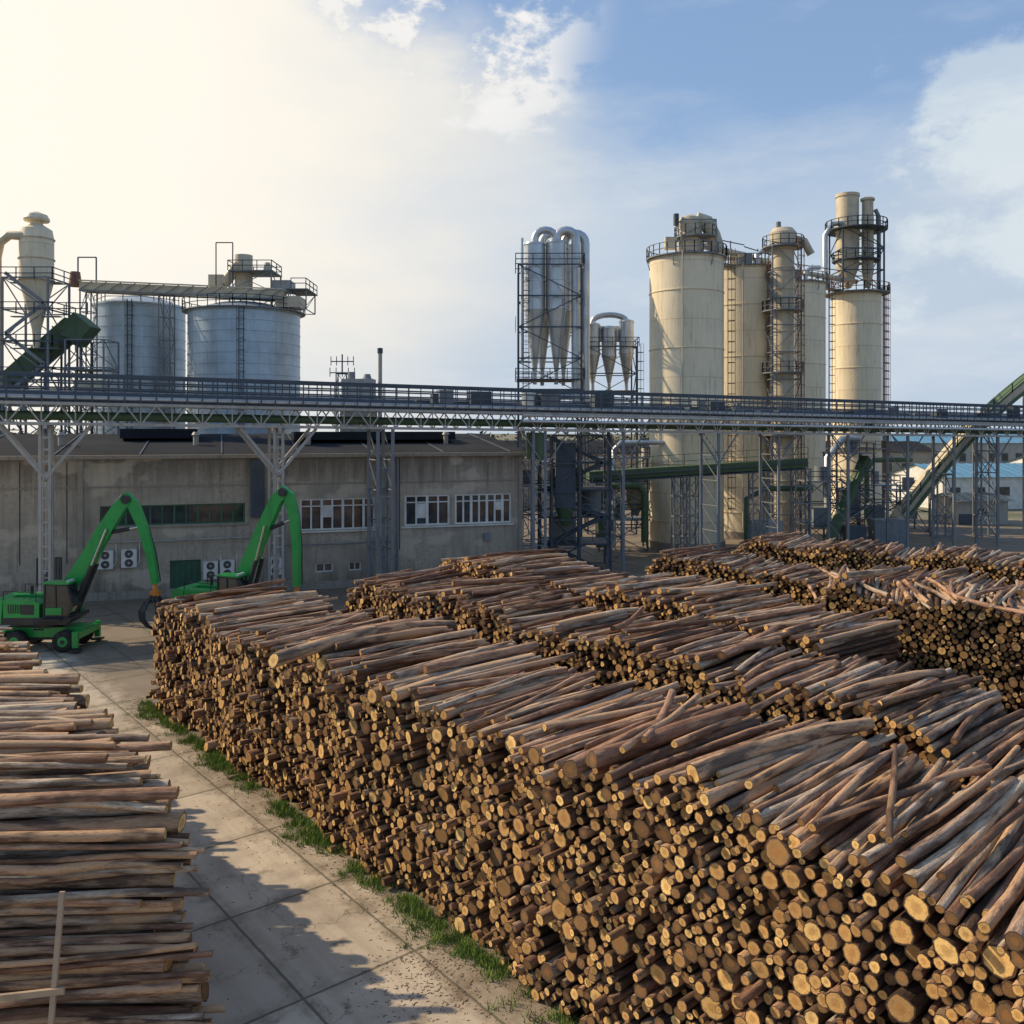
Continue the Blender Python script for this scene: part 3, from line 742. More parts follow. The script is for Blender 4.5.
for a,b in ((S1,S2),(S2,S3),(S3,S4)):
    p=Vector((a[0],a[1],a[3]+.5)); q=Vector((b[0],b[1],b[3]+.5)); d=(q-p).normalized(); p2=p+d*(a[2]-.3); q2=q-d*(b[2]-.3); nrm=Vector((d.y,-d.x,0))
    mb.beam(p2,q2,1.2,.12,'steel'); mb.rail([p2+nrm*.6,q2+nrm*.6],'steel',1.1,w=.08); mb.rail([p2-nrm*.6,q2-nrm*.6],'steel',1.1,w=.08)
    mb.tube([p+Vector((0,0,1.6)),q+Vector((0,0,1.6))],.35,'cream2',12)
    mb.beam(p+Vector((0,0,2.6)),q+Vector((0,0,2.8)),.1,.1,'steeld'); mb.beam(p2+Vector((0,0,0)),p2+Vector((0,0,2.9)),.1,.1,'steeld'); mb.beam(q2,q2+Vector((0,0,2.9)),.1,.1,'steeld')
mb.obj('silo_catwalk')
x,y,r,t=S4
mb=silo((0,0),r,t)
mb.ring_platform((0,0),t+.4,r-.3,r+1.1,'steel','rustst',26,1.15,.09)
mb.ladder((r+.2,-.6),2,t+1.5,'rustst',(1,-.2)); mb.ladder((r+1.0,.8),2,t+1.5,'rustst',(1,-.2))
mb.ring_platform((0,0),10,r,r+.6,'steel','rustst',20,1.0,.06)
mb.lattice((0,0),5.6,5.2,t+.4,t+9.2,'steeld',2.9,.2)
mb.ring_platform((0,0),t+9.2,1.4,4.1,'steeld','steeld',20,1.2,.1)
mb.ring_platform((0,0),t+5.0,1.4,3.2,'steeld','steeld',16,1.1,.08)
mb.lathe((-1.2,0),[(.5,t+1.2),(1.55,t+4.2),(1.55,t+9.0),(1.7,t+9.0),(1.7,t+9.3),(1.5,t+9.5),(1.5,t+13.8),(1.62,t+13.8),(1.62,t+14.2),(0,t+14.3)],'cream2',28)
mb.lathe((1.4,-.5),[(.4,t+1.2),(.8,t+3.5),(.8,t+11.0),(.75,t+11.1),(.75,t+13.2),(.95,t+13.2),(.95,t+13.5),(0,t+13.9)],'cream2',18)
mb.tube([(-1.5,-.8,t+10.2),(-3.6,-.8,t+9.9),(-4.6,-.8,t+8.4),(-4.6,-.8,t+1)],.38,'galv',12)
mb.tube([(2.4,-.6,t+12),(2.9,-.6,t+11),(2.9,-.6,t+1)],.28,'steel',10)
mb.ladder((0.2,-2.8),t+.5,t+10,'steeld',(0,-1)); mb.cyl((2.6,1,t+9.2),(2.6,1,t+12.2),.22,.22,'steeld',10)
mb.obj('storage_silo',loc=(x,y,0))
mb=MB(); x,y=30.7,102
mb.lathe((0,0),[(1.25,0),(1.25,32.8),(1.5,32.9),(1.5,34.8),(1.1,35.3),(0,35.4)],'cream2',24)
for z in np.arange(2,33,2.4): mb.lathe((0,0),[(1.25,z-.06),(1.36,z-.05),(1.36,z+.05),(1.25,z+.06)],'cream2',24,False)
mb.lattice((0,0),3.2,3.0,0,33.4,'steel',3.1,.14)
for z in (33.2,26,19,12): mb.ring_platform((0,0),z,1.3,2.3,'steel','steeld',16,1.15,.07)
mb.ladder((1.3,-1.9),1,34,'rustst',(.3,-1)); mb.ladder((-1.5,-1.7),1,30,'steel',(-.3,-1))
mb.tube([(1.2,0,34.2),(2.4,0,33.9),(3.2,0,32.4)],.45,'cream2',12); mb.cyl((-.6,-.3,35.2),(-.6,-.3,36.0),.3,.3,'steel',10)
mb.obj('elevator_tower',loc=(x,y,0))
mb=MB()
for (px,py,w,h) in ((33,97,3,7),(37,99,4,10),(43,108,5,6),(49,112,4,5)):
    mb.lattice((px,py),w,w,0,h,'steeld',2.2,.16); mb.box((px,py,h),(w+.4,w+.4,.12),'steel'); mb.rail([(px-w/2,py-w/2,h),(px+w/2,py-w/2,h),(px+w/2,py+w/2,h)],'steeld',1.1,w=.08)
    mb.box((px,py,h*.45),(w*.5,w*.5,h*.3),'steel'); mb.cyl((px+.3,py,h),(px+.3,py,h+1.6),.7,.7,'steel',16)
mb.tube([(34,97,2),(34,97,9.5),(36,98,11.5),(38,99,11.5)],.4,'galv',12); mb.tube([(24,92,1),(24,92,5.5),(26,92,6.5),(31,93,6.5)],.3,'green',10)
mb.tube([(41,104,1),(41,104,8),(42,104.5,9),(47,106,9)],.3,'green',10)
mb.box((26,93,1.6),(3.4,2.4,3.2),'steell'); mb.box((40,96,1.5),(3.6,2.6,3),'steel'); mb.box((36,95,1.2),(2.2,1.8,2.4),'steeld')
for i in range(3):
    z=2.4*i; sg=1 if i%2 else -1; mb.beam((37-sg*1.8,96.8,z),(37+sg*1.8,96.8,z+2.4),.8,.12,'steel'); mb.rail([(37-sg*1.8,96.4,z),(37+sg*1.8,96.4,z+2.4)],'steeld',1.0,w=.06)
mb.beam((33,94,.6),(38.5,98,9.5),1.0,.7,'green'); mb.beam((38.2,96.5,12),(38.2,96.5,14.8),1.0,1.0,'steeld')
mb.obj('loading_station')

# ------------------------------------------------------------------ galvanised cyclone towers
def cyclone(mb,c,r,z0,z1,k='galv',n=22):
    mb.lathe(c,[(.22,z0),(r,z0+(z1-z0)*.48),(r,z1-.15),(r*.96,z1),(r*.4,z1+.15)],k,n)
    for z in (z0+(z1-z0)*.48,z0+(z1-z0)*.7,z1-.2): mb.lathe(c,[(r,z-.06),(r+.07,z-.05),(r+.07,z+.05),(r,z+.06)],k,n,False)
    mb.lathe(c,[(.22,z0),(.22,z0-1.4)],k,12)
def arc(p,q,h,n=8):
    p=Vector(p);q=Vector(q);m=(p+q)/2; w=(q-p).length/2; d=(q-p).normalized(); out=[]
    for i in range(n+1):
        a=math.pi*(1-i/n); out.append(m+d*math.cos(a)*w+Vector((0,0,math.sin(a)*h)))
    return out
mb=MB()
mb.lattice((-.3,0),6.8,5.6,0,30.4,'steeld',3.4,.2)
for z in (30.4,18.0): 
    if z<20: mb.box((-.3,0,z),(7.2,6.0,.1),'steeld')
    mb.rail([(-4,-3,z),(3.4,-3,z),(3.4,3,z),(-4,3,z)],'steeld',1.15,True,w=.09)
mb.rail([(-4,-3,23.6),(-4,3,23.6)],'steeld',1.15)
for (cx,cy,z1) in ((-1.9,-1.2,33.0),(0.45,-1.2,33.2),(-1.0,1.5,33.3),(1.4,1.5,33.3)):
    cyclone(mb,(cx,cy),1.12,18.9,z1)
for (x0,x1,yy,zt,rr_) in ((-1.9,.45,-1.2,33.1,.42),(.5,2.6,-1.4,33.1,.5),(1.4,3.7,-.4,32.9,.5),(-1.0,1.4,1.5,33.3,.45)):
    pts=[Vector((x0,yy,zt-.4))]+arc((x0,yy,zt+.3),(x1,yy,zt+.3),(x1-x0)*.45)
    if x1>2.5: pts+= [Vector((x1,yy,30)),Vector((x1,yy,14))]
    mb.tube(pts,rr_,'galv',14)
mb.tube([(-3.3,-2,33.4),(-3.3,-2,20)],.16,'galv',8)
for zz in (15,16.2): mb.tube([(-3,-1.5,zz),(3.5,-1.5,zz)],.4,'galv',12)
mb.ladder((-2.9,-3.2),1,30,'steeld',(0,-1))
mb.obj('cyclone_tower',loc=(4.4,100,0))
mb=MB()
mb.lattice((0,0),5.8,4.4,0,22.5,'steeld',3.2,.18)
mb.rail([(-3.2,-2.4,22.5),(3.2,-2.4,22.5),(3.2,2.4,22.5),(-3.2,2.4,22.5)],'steeld',1.1,True,w=.08)
mb.box((0,0,17.2),(6.2,4.8,.1),'steeld')
for cx,zt in ((-2.2,25.4),(-.2,25.0),(1.9,25.8)): cyclone(mb,(cx,-.6),.9,18.2,zt)
mb.tube([(-2.2,-.6,25.4)]+arc((-2.2,-.6,25.7),(1.9,-.6,25.7),.8)+[(1.9,-.6,25.4)],.35,'galv',12)
mb.box((-.5,.6,24.3),(4.6,1.4,1.8),'galv'); mb.ladder((3.2,-1),1,23,'steeld',(1,0))
mb.obj('cyclone_tower',loc=(12.0,110,0))

# ------------------------------------------------------------------ metal silos left
def msilo(r,top):
    mb=MB()
    mb.lathe((0,0),[(r,0),(r,top)],'galvsilo',64)
    for z in np.arange(1.15,top,1.15): mb.lathe((0,0),[(r,z-.05),(r+.04,z-.04),(r+.04,z+.04),(r,z+.05)],'galvsilo',64,False)
    mb.lathe((0,0),[(r,top),(r+.12,top+.05),(r+.12,top+.25),(r*.5,top+1.2),(.5,top+1.6),(0,top+1.6)],'galvsilo',64)
    return mb
mb=msilo(5.0,26.6)
mb.ladder((1.0,-5.2),1,27,'steeld',(0,-1)); mb.rail([(-4.9,-1,26.9),(-2,-4.6,26.9),(2,-4.6,26.9),(4.9,-1,26.9)],'steel',1.1,w=.08)
mb.obj('metal_silo',loc=(-43.4,105,0))
mb=msilo(6.0,25.2)
t=25.5
mb.ring_platform((0,0),t,5.9,6.6,'steel','steeld',30,1.2,.07)
mb.lattice((1.5,-1),4.5,4,t,t+4.2,'steel',2.1,.15); mb.box((1.5,-1,t+2.1),(5,4.4,.1),'steel'); mb.box((1.5,-1,t+4.2),(4.8,4.2,.1),'steel')
mb.rail([(-.9,-3.1,t+4.2),(3.8,-3.1,t+4.2),(3.8,1.1,t+4.2),(-.9,1.1,t+4.2)],'steeld',1.1,True,w=.08)
mb.cyl((.2,-1,t+2.2),(.2,-1,t+6.2),.95,.95,'cream2',20); mb.cyl((-1.8,-1.5,t+3.0),(-.2,-1.5,t+5.2),.6,.6,'cream2',16); mb.box((-2.6,-1.2,t+3.3),(1.6,1.5,1.3),'cream2')
mb.cyl((2.8,-1,t+4.3),(2.8,-1,t+5.4),.5,.3,'cream2',14); mb.box((4.6,-1,t+2.7),(2,2.4,1.2),'steell'); mb.box((5.6,-2,t+.8),(2.6,2.8,1.2),'cream2')
mb.rail([(6.0,-3.5,t+2.2),(7.6,-3.5,t+2.2),(7.6,2,t+2.2)],'steeld',1.1,w=.08); mb.box((6.6,-1,t+2.15),(2.4,5,.1),'steel')
mb.lattice((6.6,-1),1.9,4.4,t,t+2.1,'steel',2,.12)
for xx in (-2.2,-.4): mb.beam((xx,-3,t),(xx,-3,t+7.2),.1,.1,'steeld')
mb.beam((-2.2,-3,t+7.2),(-.4,-3,t+7.2),.1,.1,'steeld')
mb.ladder((1.5,-6.3),1,t,'steeld',(0,-1))
mb.obj('metal_silo',loc=(-29.7,100,0))
mb=MB(); a=Vector((-47.0,98.5,28.2)); b=Vector((-24.5,97,27.0))
mb.beam(a,b,1.4,.9,'cream2'); 
for sd in (-.9,.9):
    mb.beam(a+Vector((0,sd,-.5)),b+Vector((0,sd,-.5)),.12,.14,'steel'); mb.beam(a+Vector((0,sd,.55)),b+Vector((0,sd,.55)),.12,.14,'cream2')
    for i in range(14):
        p=a.lerp(b,i/14);q=a.lerp(b,(i+1)/14); mb.beam(p+Vector((0,sd,-.5)),q+Vector((0,sd,.55)),.07,.07,'steel')
for f in (.03,.42): p=a.lerp(b,f); mb.lattice((p.x,p.y),1.2,1.4,0,p.z-.5,'steel',2.4,.12)
mb.beam(a+Vector((-.5,0,0)),a+Vector((-.5,0,3.2)),.12,.12,'steeld'); mb.beam(a+Vector((1.5,0,0)),a+Vector((1.5,0,3.2)),.12,.12,'steeld'); mb.beam(a+Vector((-.5,0,3.2)),a+Vector((1.5,0,3.2)),.12,.12,'steeld')
mb.cyl(a+Vector((-.8,0,0)),a+Vector((-.8,0,1.6)),.7,.5,'rustst',14)
mb.obj('chain_conveyor')
mb=MB(); a=Vector((-53.5,86,12.2)); b=Vector((-42.0,86.5,22.6))
mb.beam(a,b,1.9,1.7,'green')
for sd in (-1.02,1.02):
    for i in range(10): p=a.lerp(b,i/10); mb.beam(p+Vector((.5,sd,-.7)),p+Vector((-.5,sd,.8)),.1,.12,'green')
mb.beam(b+Vector((-.3,0,-1.4)),b+Vector((1.2,0,.4)),2.2,2.2,'green')
mb.lattice((-42.5,86.4),3.0,3.0,0,21.0,'steeld',2.6,.16); mb.rail([(-44,84.8,23.4),(-40,84.8,23.4)],'steeld',1.1,w=.08); mb.lattice((-48.5,86),2,2,0,15,'steel',2.6,.14)
mb.obj('inclined_conveyor')
mb=MB()
mb.lathe((0,0),[(.3,20.2),(.4,22.0),(1.5,26.6),(1.5,30.6),(1.35,31.4),(.55,31.9),(.55,32.2),(1.1,32.2),(1.15,32.4),(.95,32.8),(.2,33.1),(0,33.1)],'cream',28)
for z in (26.6,28.6,30.5): mb.lathe((0,0),[(1.5,z-.07),(1.6,z-.05),(1.6,z+.05),(1.5,z+.07)],'cream2',28,False)
mb.tube([(-.6,-1.0,30.6),(-2.0,-1.0,30.7),(-2.9,-1.0,30.0),(-3.2,-1,28.6),(-3.2,-1,16)],.42,'cream2',14)
mb.lattice((0,0),4.2,4.0,0,26.6,'steel',2.9,.17)
for z in (17.2,20.2,23.2,26.4): mb.box((0,0,z),(4.6,.7,.08),'steel'); mb.rail([(-2.4,-2.2,z),(2.6,-2.2,z),(2.6,2.2,z)],'steeld',1.1,w=.08)
for i in range(5):
    z=13+2.8*i; sg=1 if i%2 else -1; mb.beam((-sg*1.8,-2.1,z),(sg*1.8,-2.1,z+2.8),.1,.3,'steel')
mb.lattice((4.8,1),3.6,3.2,0,21,'steel',2.6,.14); mb.box((4.8,1,18.2),(3.6,3.2,.1),'steel'); mb.box((5,.5,16.4),(2.6,1.8,1.6),'cream2')
mb.obj('cyclone_separator',loc=(-44.9,85,0))

# ------------------------------------------------------------------ right side
mb=MB(); a=Vector((45.0,105,2.0)); b=Vector((62.5,106,19.6))
pts=[a+(b-a)*f+Vector((0,0,1.5*math.sin(math.pi*f))) for f in np.linspace(0,1,9)]
for p,q in zip(pts[:-1],pts[1:]):
    mb.beam(p,q,2.0,1.3,'cream2'); mb.beam(p+Vector((0,0,.75)),q+Vector((0,0,.75)),2.2,.18,'green'); mb.beam(p+Vector((0,-1.1,-.6)),q+Vector((0,-1.1,-.6)),.2,.3,'green')
    mb.rail([p+Vector((0,-1.2,.6)),q+Vector((0,-1.2,.6))],'green',1.1,w=.08)
mb.beam(pts[-1],pts[-1]+Vector((14,1,1.0)),2.0,1.5,'green')
for f in (.3,.6,.95): p=a.lerp(b,f); mb.lattice((p.x,p.y),1.8,1.8,0,p.z,'steel',2.4,.16)
mb.obj('inclined_conveyor')
def shed(loc,w,d,h,rk,rz,name='warehouse',wk='white'):
    e=empty(name,loc,rz); mb=MB()
    mb.box((0,0,h/2),(w,d,h),wk)
    mb.add([(-w/2,-d/2,h),(-w/2,d/2,h),(-w/2,0,h+d*.12)],[(0,1,2)],wk); mb.add([(w/2,-d/2,h),(w/2,d/2,h),(w/2,0,h+d*.12)],[(0,2,1)],wk); mb.obj('walls',e)
    mb=MB(); 
    for sg in (-1,1):
        mb.add([(-w/2-.5,sg*(d/2+.6),h-.1),(w/2+.5,sg*(d/2+.6),h-.1),(w/2+.5,0,h+d*.12+.08),(-w/2-.5,0,h+d*.12+.08)],[(0,1,2,3)],rk)
        for x in np.arange(-w/2,w/2,1.5): mb.beam((x,sg*(d/2+.6),h-.06),(x,0,h+d*.12+.12),.08,.08,rk)
    mb.obj('roof',e)
    mb=MB(); n=int(w/4)
    for i in range(n):
        x=-w/2+w*(i+.5)/n
        mb.box((x,-d/2-.03,h*.55),(1.8,.1,h*.25),'glass'); mb.box((x,-d/2-.05,h*.55-h*.14),(2.0,.14,.12),'steell')
    mb.box((-w*.3,-d/2-.04,h*.22),(2.6,.12,h*.44),'steeld'); mb.obj('windows_and_door',e)
shed((83,150,0),34,14,5.2,'blueroof',.15)
shed((62,122,0),7,6,3.2,'concwall2',.1,'storage_shed','steell')
shed((120,175,0),40,16,6,'blueroof',.1)
shed((70,200,0),40,16,8,'roof',.05,'warehouse','concwall')
shed((-10,150,0),60,14,9,'roof',.1,'warehouse','concwall')
shed((42,185,0),30,14,9,'roof',-.1,'warehouse','concwall2')
shed((150,260,0),120,20,9,'blueroof',.05,'warehouse','steell')
mb=MB(); vs=[];fs=[]
for i in range(430):
    x=rr.uniform(-260,420); y=rr.uniform(300,350); hh=rr.uniform(8,13)*(0.95+.15*math.sin(x*.03))
    mb.cyl((x,y,0),(x,y,hh*.7),.35,.15,'leaf',5,False)
    for j in range(46):
        a=rr.uniform(0,6.28);rad=hh*.36*math.sqrt(rr.random());z=hh*rr.uniform(.25,1)
        sc=math.sqrt(max(.05,1-((z/hh-.55)/.5)**2)); px=x+math.cos(a)*rad*sc;py=y+math.sin(a)*rad*sc;q=rr.uniform(.5,1.2)
        k=len(vs)
        for _ in range(4): vs.append((px+rr.gauss(0,q*.6),py+rr.gauss(0,q*.6),z+rr.gauss(0,q*.5)))
        fs+=[(k,k+1,k+2),(k,k+2,k+3),(k,k+1,k+3),(k+1,k+2,k+3)]
mb.add(vs,fs,'leaf'); mb.obj('distant_trees')

# ------------------------------------------------------------------ material handlers
def handler(loc,rz,boom,stick):
    e=empty('material_handler',loc,rz)
    mb=MB()
    mb.box((-.2,0,1.0),(4.4,1.3,.55),'hgreen'); mb.box((-.2,0,.72),(3.6,1.0,.35),'hdark')
    for x in (-2.3,1.9):
        mb.box((x,0,.95),(.35,2.7,.35),'hgreen')
        for y in (-1.45,1.45):
            mb.box((x,y,.75),(.3,.22,.9),'hgreen'); mb.box((x,y,.16),(.6,.5,.1),'hdark')
    mb.cyl((-.2,0,1.25),(-.2,0,1.5),.75,.75,'hdark',24)
    mb.obj('undercarriage',e)
    mb=MB()
    for x in (-1.55,1.15):
        for y in (-1.1,1.1):
            s=1 if y>0 else -1
            mb.tube([(x,y-s*.28,.6),(x,y-s*.24,.6),(x,y+s*.24,.6),(x,y+s*.28,.6)],[.46,.6,.6,.46],'rubber',28)
            mb.cyl((x,y+s*.27,.6),(x,y+s*.30,.6),.30,.27,'hgreen',20); mb.cyl((x,y+s*.3,.6),(x,y+s*.34,.6),.12,.12,'hdark',12)
            for i in range(18):
                a=i*math.pi/9; mb.box((x+.585*math.cos(a),y,.6+.585*math.sin(a)),(.07,.44,.05),'rubber')
    mb.obj('wheels',e)
    mb=MB()
    def prof(pts,y0,y1,k):
        n=len(pts); vs=[(a,y0,b) for a,b in pts]+[(a,y1,b) for a,b in pts]
        mb.add(vs,[tuple(range(n)),tuple(range(2*n-1,n-1,-1))]+[(i,i+n,(i+1)%n+n,(i+1)%n) for i in range(n)],k)
    prof([(-2.9,1.55),(1.3,1.55),(1.5,1.75),(1.5,1.95),(-2.9,1.95)],-1.25,1.25,'hdark')
    prof([(-3.1,1.7),(-2.3,1.6),(-2.2,2.95),(-2.6,3.05),(-3.0,2.8)],-1.27,1.27,'hgreen')
    prof([(-2.2,1.95),(-.2,1.95),(-.2,2.7),(-.5,2.9),(-2.2,2.95)],-1.24,-.35,'hgreen')
    prof([(-2.2,1.95),(-.2,1.95),(-.2,2.8),(-.5,2.95),(-2.2,2.98)],.3,1.24,'hgreen')
    prof([(-2.2,1.95),(-.4,1.95),(-.4,2.6),(-2.2,2.7)],-.35,.3,'hdark')
    for i in range(6): mb.box((-1.9+i*.13,-1.25,2.45),(.06,.03,.5),'hdark')
    mb.box((-.85,-1.25,2.4),(.7,.03,.55),'hdark'); mb.cyl((-1.5,.6,2.95),(-1.5,.6,3.45),.09,.09,'hdark',10)
    prof([(-.1,1.95),(1.2,1.95),(1.2,2.25),(-.1,2.35)],.3,1.24,'hgreen')
    mb.rail([(-2.2,-1.2,2.95),(-.4,-1.2,2.85)],'hdark',.5,w=.04,mid=())
    mb.rail([(-2.2,1.2,2.95),(-.4,1.2,2.9)],'hdark',.5,w=.04,mid=())
    mb.box((.6,-1.5,1.9),(1.1,.45,.05),'hdark'); mb.box((-.1,-1.55,1.35),(.5,.3,.04),'hdark'); mb.beam((-.3,-1.6,1.35),(-.3,-1.6,1.9),.04,.04,'hdark')
    mb.obj('upper_body',e)
    mb=MB()
    c=[(0.05,2.0),(1.35,2.0),(1.65,2.6),(1.35,3.75),(.1,3.8)]
    n=5
    vs=[(a,-1.22,b) for a,b in c]+[(a,-.28,b) for a,b in c]
    mb.add(vs,[tuple(range(n)),tuple(range(2*n-1,n-1,-1))]+[(i,i+n,(i+1)%n+n,(i+1)%n) for i in range(n)],'cabglass')
    for y in (-1.23,-.27):
        for i in range(n):
            a=c[i];b=c[(i+1)%n]; mb.beam((a[0],y,a[1]),(b[0],y,b[1]),.09,.09,'hdark')
        mb.beam((.75,y,2.0),(.7,y,3.78),.07,.08,'hdark')
    for a in c: mb.beam((a[0],-1.22,a[1]),(a[0],-.28,a[1]),.09,.09,'hdark')
    mb.box((.7,-.75,3.86),(1.5,1.05,.1),'hgreen'); mb.box((.65,-.75,1.98),(1.3,.95,.16),'hdark')
    mb.box((.6,-1.26,2.3),(.9,.03,.4),'hgreen'); mb.box((1.3,-.75,3.95),(.12,.7,.12),'white')
    mb.beam((1.55,-1.3,3.2),(1.75,-1.55,3.2),.03,.03,'hdark'); mb.box((1.75,-1.58,3.1),(.06,.2,.35),'hdark')
    mb.obj('cab',e)
    mb=MB()
    mb.plate(boom,[.75,.85,.85,.8,.72,.62],.5,.15,'hgreen')
    mb.plate(stick,[.5,.62,.5,.42,.36],.38,.15,'hgreen')
    mb.cyl((boom[-1][0],-.2,boom[-1][1]),(boom[-1][0],.5,boom[-1][1]),.26,.26,'hdark',16)
    mb.cyl((boom[0][0],-.25,boom[0][1]),(boom[0][0],.55,boom[0][1]),.32,.32,'hdark',16)
    for y in (-.22,.52):
        p=Vector((boom[0][0]+.9,y,boom[0][1]-.45)); q=Vector((boom[3][0]+.1,y,boom[3][1]-.1)); m_=p.lerp(q,.58)
        mb.cyl(p,m_,.13,.13,'hdark',12); mb.cyl(m_,q,.07,.07,'chrome',10)
    p=Vector((boom[3][0]+.3,.15,boom[3][1]-.3)); q=Vector((stick[2][0]-.15,.15,stick[2][1])); 
    mb.cyl(p,p.lerp(q,.6),.12,.12,'hdark',12); mb.cyl(p.lerp(q,.6),q,.06,.06,'chrome',10)
    mb.tube([(b[0]-.3,.42,b[1]+.35) for b in boom[1:]]+[(s[0]+.2,.42,s[1]+.1) for s in stick[1:]],.04,'hdark',6)
    mb.obj('boom_and_stick',e)
    mb=MB(); tx,tz=stick[-1]
    mb.cyl((tx,.15,tz),(tx,.15,tz-.5),.12,.16,'orange',12); mb.box((tx,.15,tz-.55),(.5,.4,.3),'orange'); gx,gz=tx-.05,tz-.75
    mb.cyl((gx,.15,gz),(gx,.15,gz-.3),.3,.3,'hdark',16)
    for i in range(5):
        a=i*2*math.pi/5+.4; ca,sa=math.cos(a),math.sin(a)
        prof_=[(.25,-.2),(.7,-.45),(1.0,-.95),(.95,-1.5),(.55,-1.95),(.2,-2.15)]
        pp=[(gx+r_*ca*.85,.15+r_*sa*.85,gz+z_*.85) for r_,z_ in prof_]
        for p,q,w in zip(pp[:-1],pp[1:],(.2,.3,.34,.28,.16)): mb.beam(p,q,w,.09,'hdark')
        mb.cyl((gx+.2*ca,.15+.2*sa,gz+.1),pp[2],.07,.05,'hdark',8)
    mb.obj('grapple',e)
    return e
handler((-26.4,51.8,0),.03,[(.2,2.3),(.9,3.5),(1.9,5.0),(3.0,6.9),(3.7,8.0),(4.15,8.5)],[(3.95,8.75),(4.5,8.2),(5.05,6.9),(5.5,5.2),(5.75,3.6)])
handler((-17.2,54.5,0),-.25,[(.3,2.3),(.9,3.5),(1.6,5.0),(2.5,6.9),(3.2,8.3),(3.7,8.8)],[(3.45,9.0),(4.0,8.6),(4.35,7.2),(4.5,5.4),(4.5,3.2)])

# ------------------------------------------------------------------ sun, world, camera
el=R(35); sd=Vector((-.955,.29,0)).normalized()
S=Vector((sd.x*math.cos(el),sd.y*math.cos(el),math.sin(el)))
sl=bpy.data.lights.new('sun','SUN'); sl.energy=5.0; sl.angle=R(.6); sl.color=(1,.80,.54)
so=bpy.data.objects.new('sun',sl); col.objects.link(so); so.rotation_euler=S.to_track_quat('Z','Y').to_euler()
w=bpy.data.worlds.new('World'); scene.world=w; w.use_nodes=True; nt=w.node_tree
bg=nt.nodes['Background']; bg.inputs[1].default_value=.15
sky=N(nt,'ShaderNodeTexSky'); sky.sky_type='NISHITA'; sky.sun_disc=False; sky.sun_elevation=el; sky.sun_rotation=math.atan2(sd.x,sd.y); sky.air_density=1.0; sky.dust_density=.6
g=N(nt,'ShaderNodeTexCoord').outputs['Generated']
def dirpx(x,y): return Vector(((x-512)/900,1,(430-y)/900)).normalized()
def dot(v):
    n=N(nt,'ShaderNodeVectorMath',operation='DOT_PRODUCT'); L(nt,g,n.inputs[0]); n.inputs[1].default_value=v; return n.outputs['Value']
n1=(Vector((-.147,1,.478)).cross(Vector((.142,1,.278)))).normalized()
if n1.dot(dirpx(800,50))<0: n1=-n1
n2=(Vector((.142,1,.262)).cross(Vector((.569,1,.36)))).normalized()
if n2.dot(dirpx(800,50))<0: n2=-n2
nzA=noise(nt,mapping(nt,g,(1,1,2.2)),3.0,6,.55); nzB=noise(nt,mapping(nt,g,(1,1,1.6),(4,1,2)),8.0,7,.6); nzC=noise(nt,mapping(nt,g,(1,1,3.0),(1,7,3)),2.0,4,.55)
nzS=noise(nt,mapping(nt,g,(1.2,1,4.5),(2,3,8),(0,.5,0)),3.2,6,.6)
wp=math_(nt,'ADD',math_(nt,'MULTIPLY',math_(nt,'SUBTRACT',nzA,.5),.20),math_(nt,'MULTIPLY',math_(nt,'SUBTRACT',nzB,.5),.09))
m1=mapr(nt,math_(nt,'ADD',dot(n1),wp),-.055,.045,0,1,True); m2=mapr(nt,math_(nt,'ADD',dot(n2),wp),-.12,.07,0,1,True)
blue=math_(nt,'MULTIPLY',m1,m2)
blue=math_(nt,'MULTIPLY',blue,mapr(nt,nzS,.50,.72,1,.6))
cover=math_(nt,'SUBTRACT',1.,math_(nt,'MULTIPLY',blue,.95))
wisp=mapr(nt,nzB,.50,.60,0,1,True)
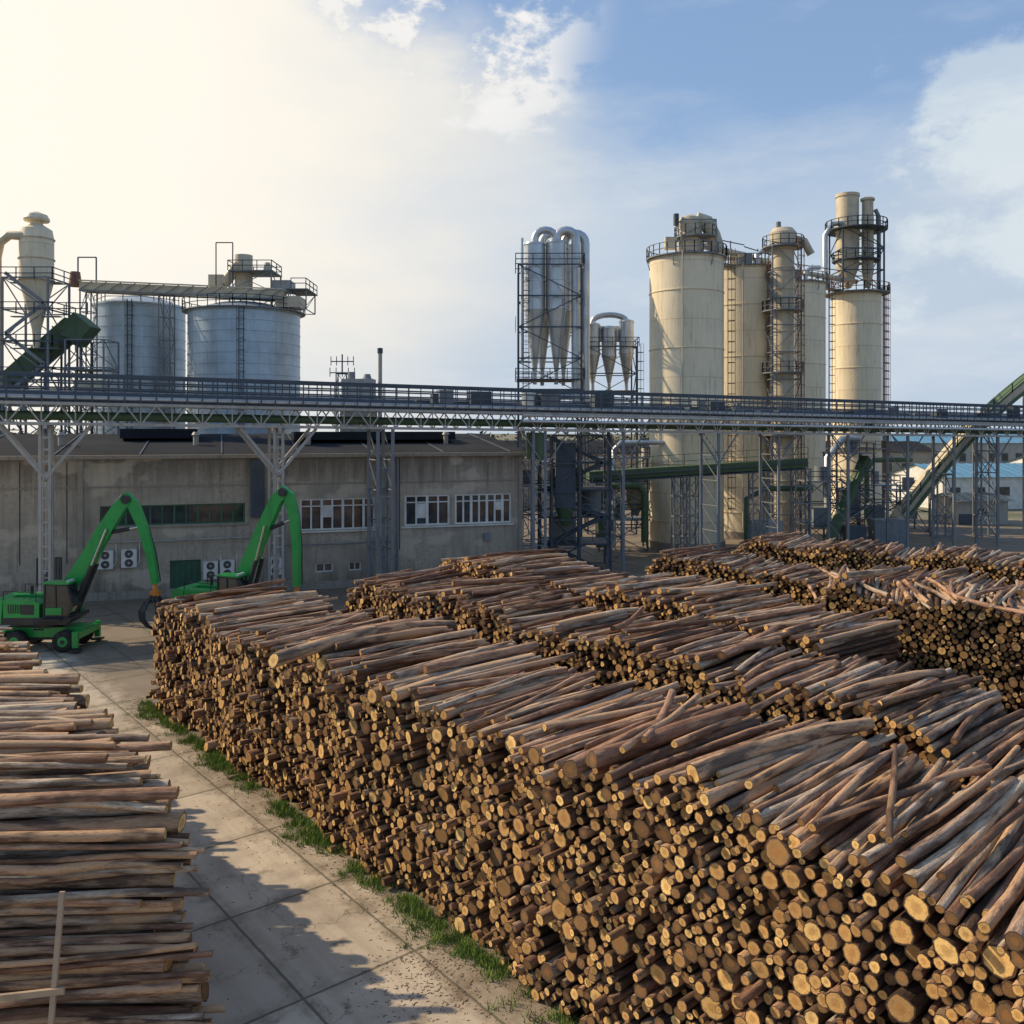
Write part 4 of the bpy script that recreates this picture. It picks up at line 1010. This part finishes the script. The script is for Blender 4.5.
wz=mapr(nt,dot(dirpx(430,8)),.980,.997,0,1,True)
bright=mapr(nt,math_(nt,'ADD',dot(dirpx(100,100)),math_(nt,'MULTIPLY',math_(nt,'SUBTRACT',nzC,.5),.14)),.84,.985,0,1,True)
cc=mixc(nt,bright,(.52,.62,.745),(.95,.90,.81))
cc=mixc(nt,mapr(nt,nzA,.44,.66,0,.5),cc,(.60,.69,.80))
cc=mixc(nt,mapr(nt,nzS,.52,.68,0,.35),cc,(.80,.82,.84))
glow=mapr(nt,dot(dirpx(-150,60)),.86,1.0,0,1,True)
cc=mixc(nt,glow,cc,(1.06,.99,.87))
rc=mapr(nt,math_(nt,'ADD',dot(dirpx(1030,180)),math_(nt,'MULTIPLY',math_(nt,'SUBTRACT',nzB,.5),.07)),.990,1.002,0,.65,True)
cc=mixc(nt,rc,cc,(.78,.85,.87))
cover=math_(nt,'ADD',cover,math_(nt,'MULTIPLY',rc,.9),True)
pw=math_(nt,'MULTIPLY',wisp,wz)
cover=math_(nt,'ADD',cover,pw,True); cc=mixc(nt,pw,cc,(.92,.91,.90))
dim=math_(nt,'MAXIMUM',mapr(nt,dot(Vector((.25,-.97,0))),.0,.5,0,.8,True),mapr(nt,dot(Vector((0,0,1))),.55,.85,0,.8,True))
cc=mixc(nt,dim,cc,(.31,.345,.39))
vm=N(nt,'ShaderNodeVectorMath',operation='SCALE'); L(nt,cc,vm.inputs[0]); vm.inputs['Scale'].default_value=6.6
skb=mixc(nt,.5,sky.outputs[0],(1.75,2.85,4.8))
fin=mixc(nt,cover,skb,vm.outputs[0])
L(nt,fin,bg.inputs[0])
cam=bpy.data.cameras.new('camera'); co=bpy.data.objects.new('camera',cam); col.objects.link(co)
co.location=(0,0,12.5); co.rotation_euler=(R(90),0,0); cam.sensor_width=36; cam.lens=900/1024*36; cam.shift_y=-82/1024; cam.clip_end=6000; cam.clip_start=.1
scene.camera=co
scene.view_settings.view_transform='Standard'; scene.view_settings.look='None'; scene.view_settings.exposure=0
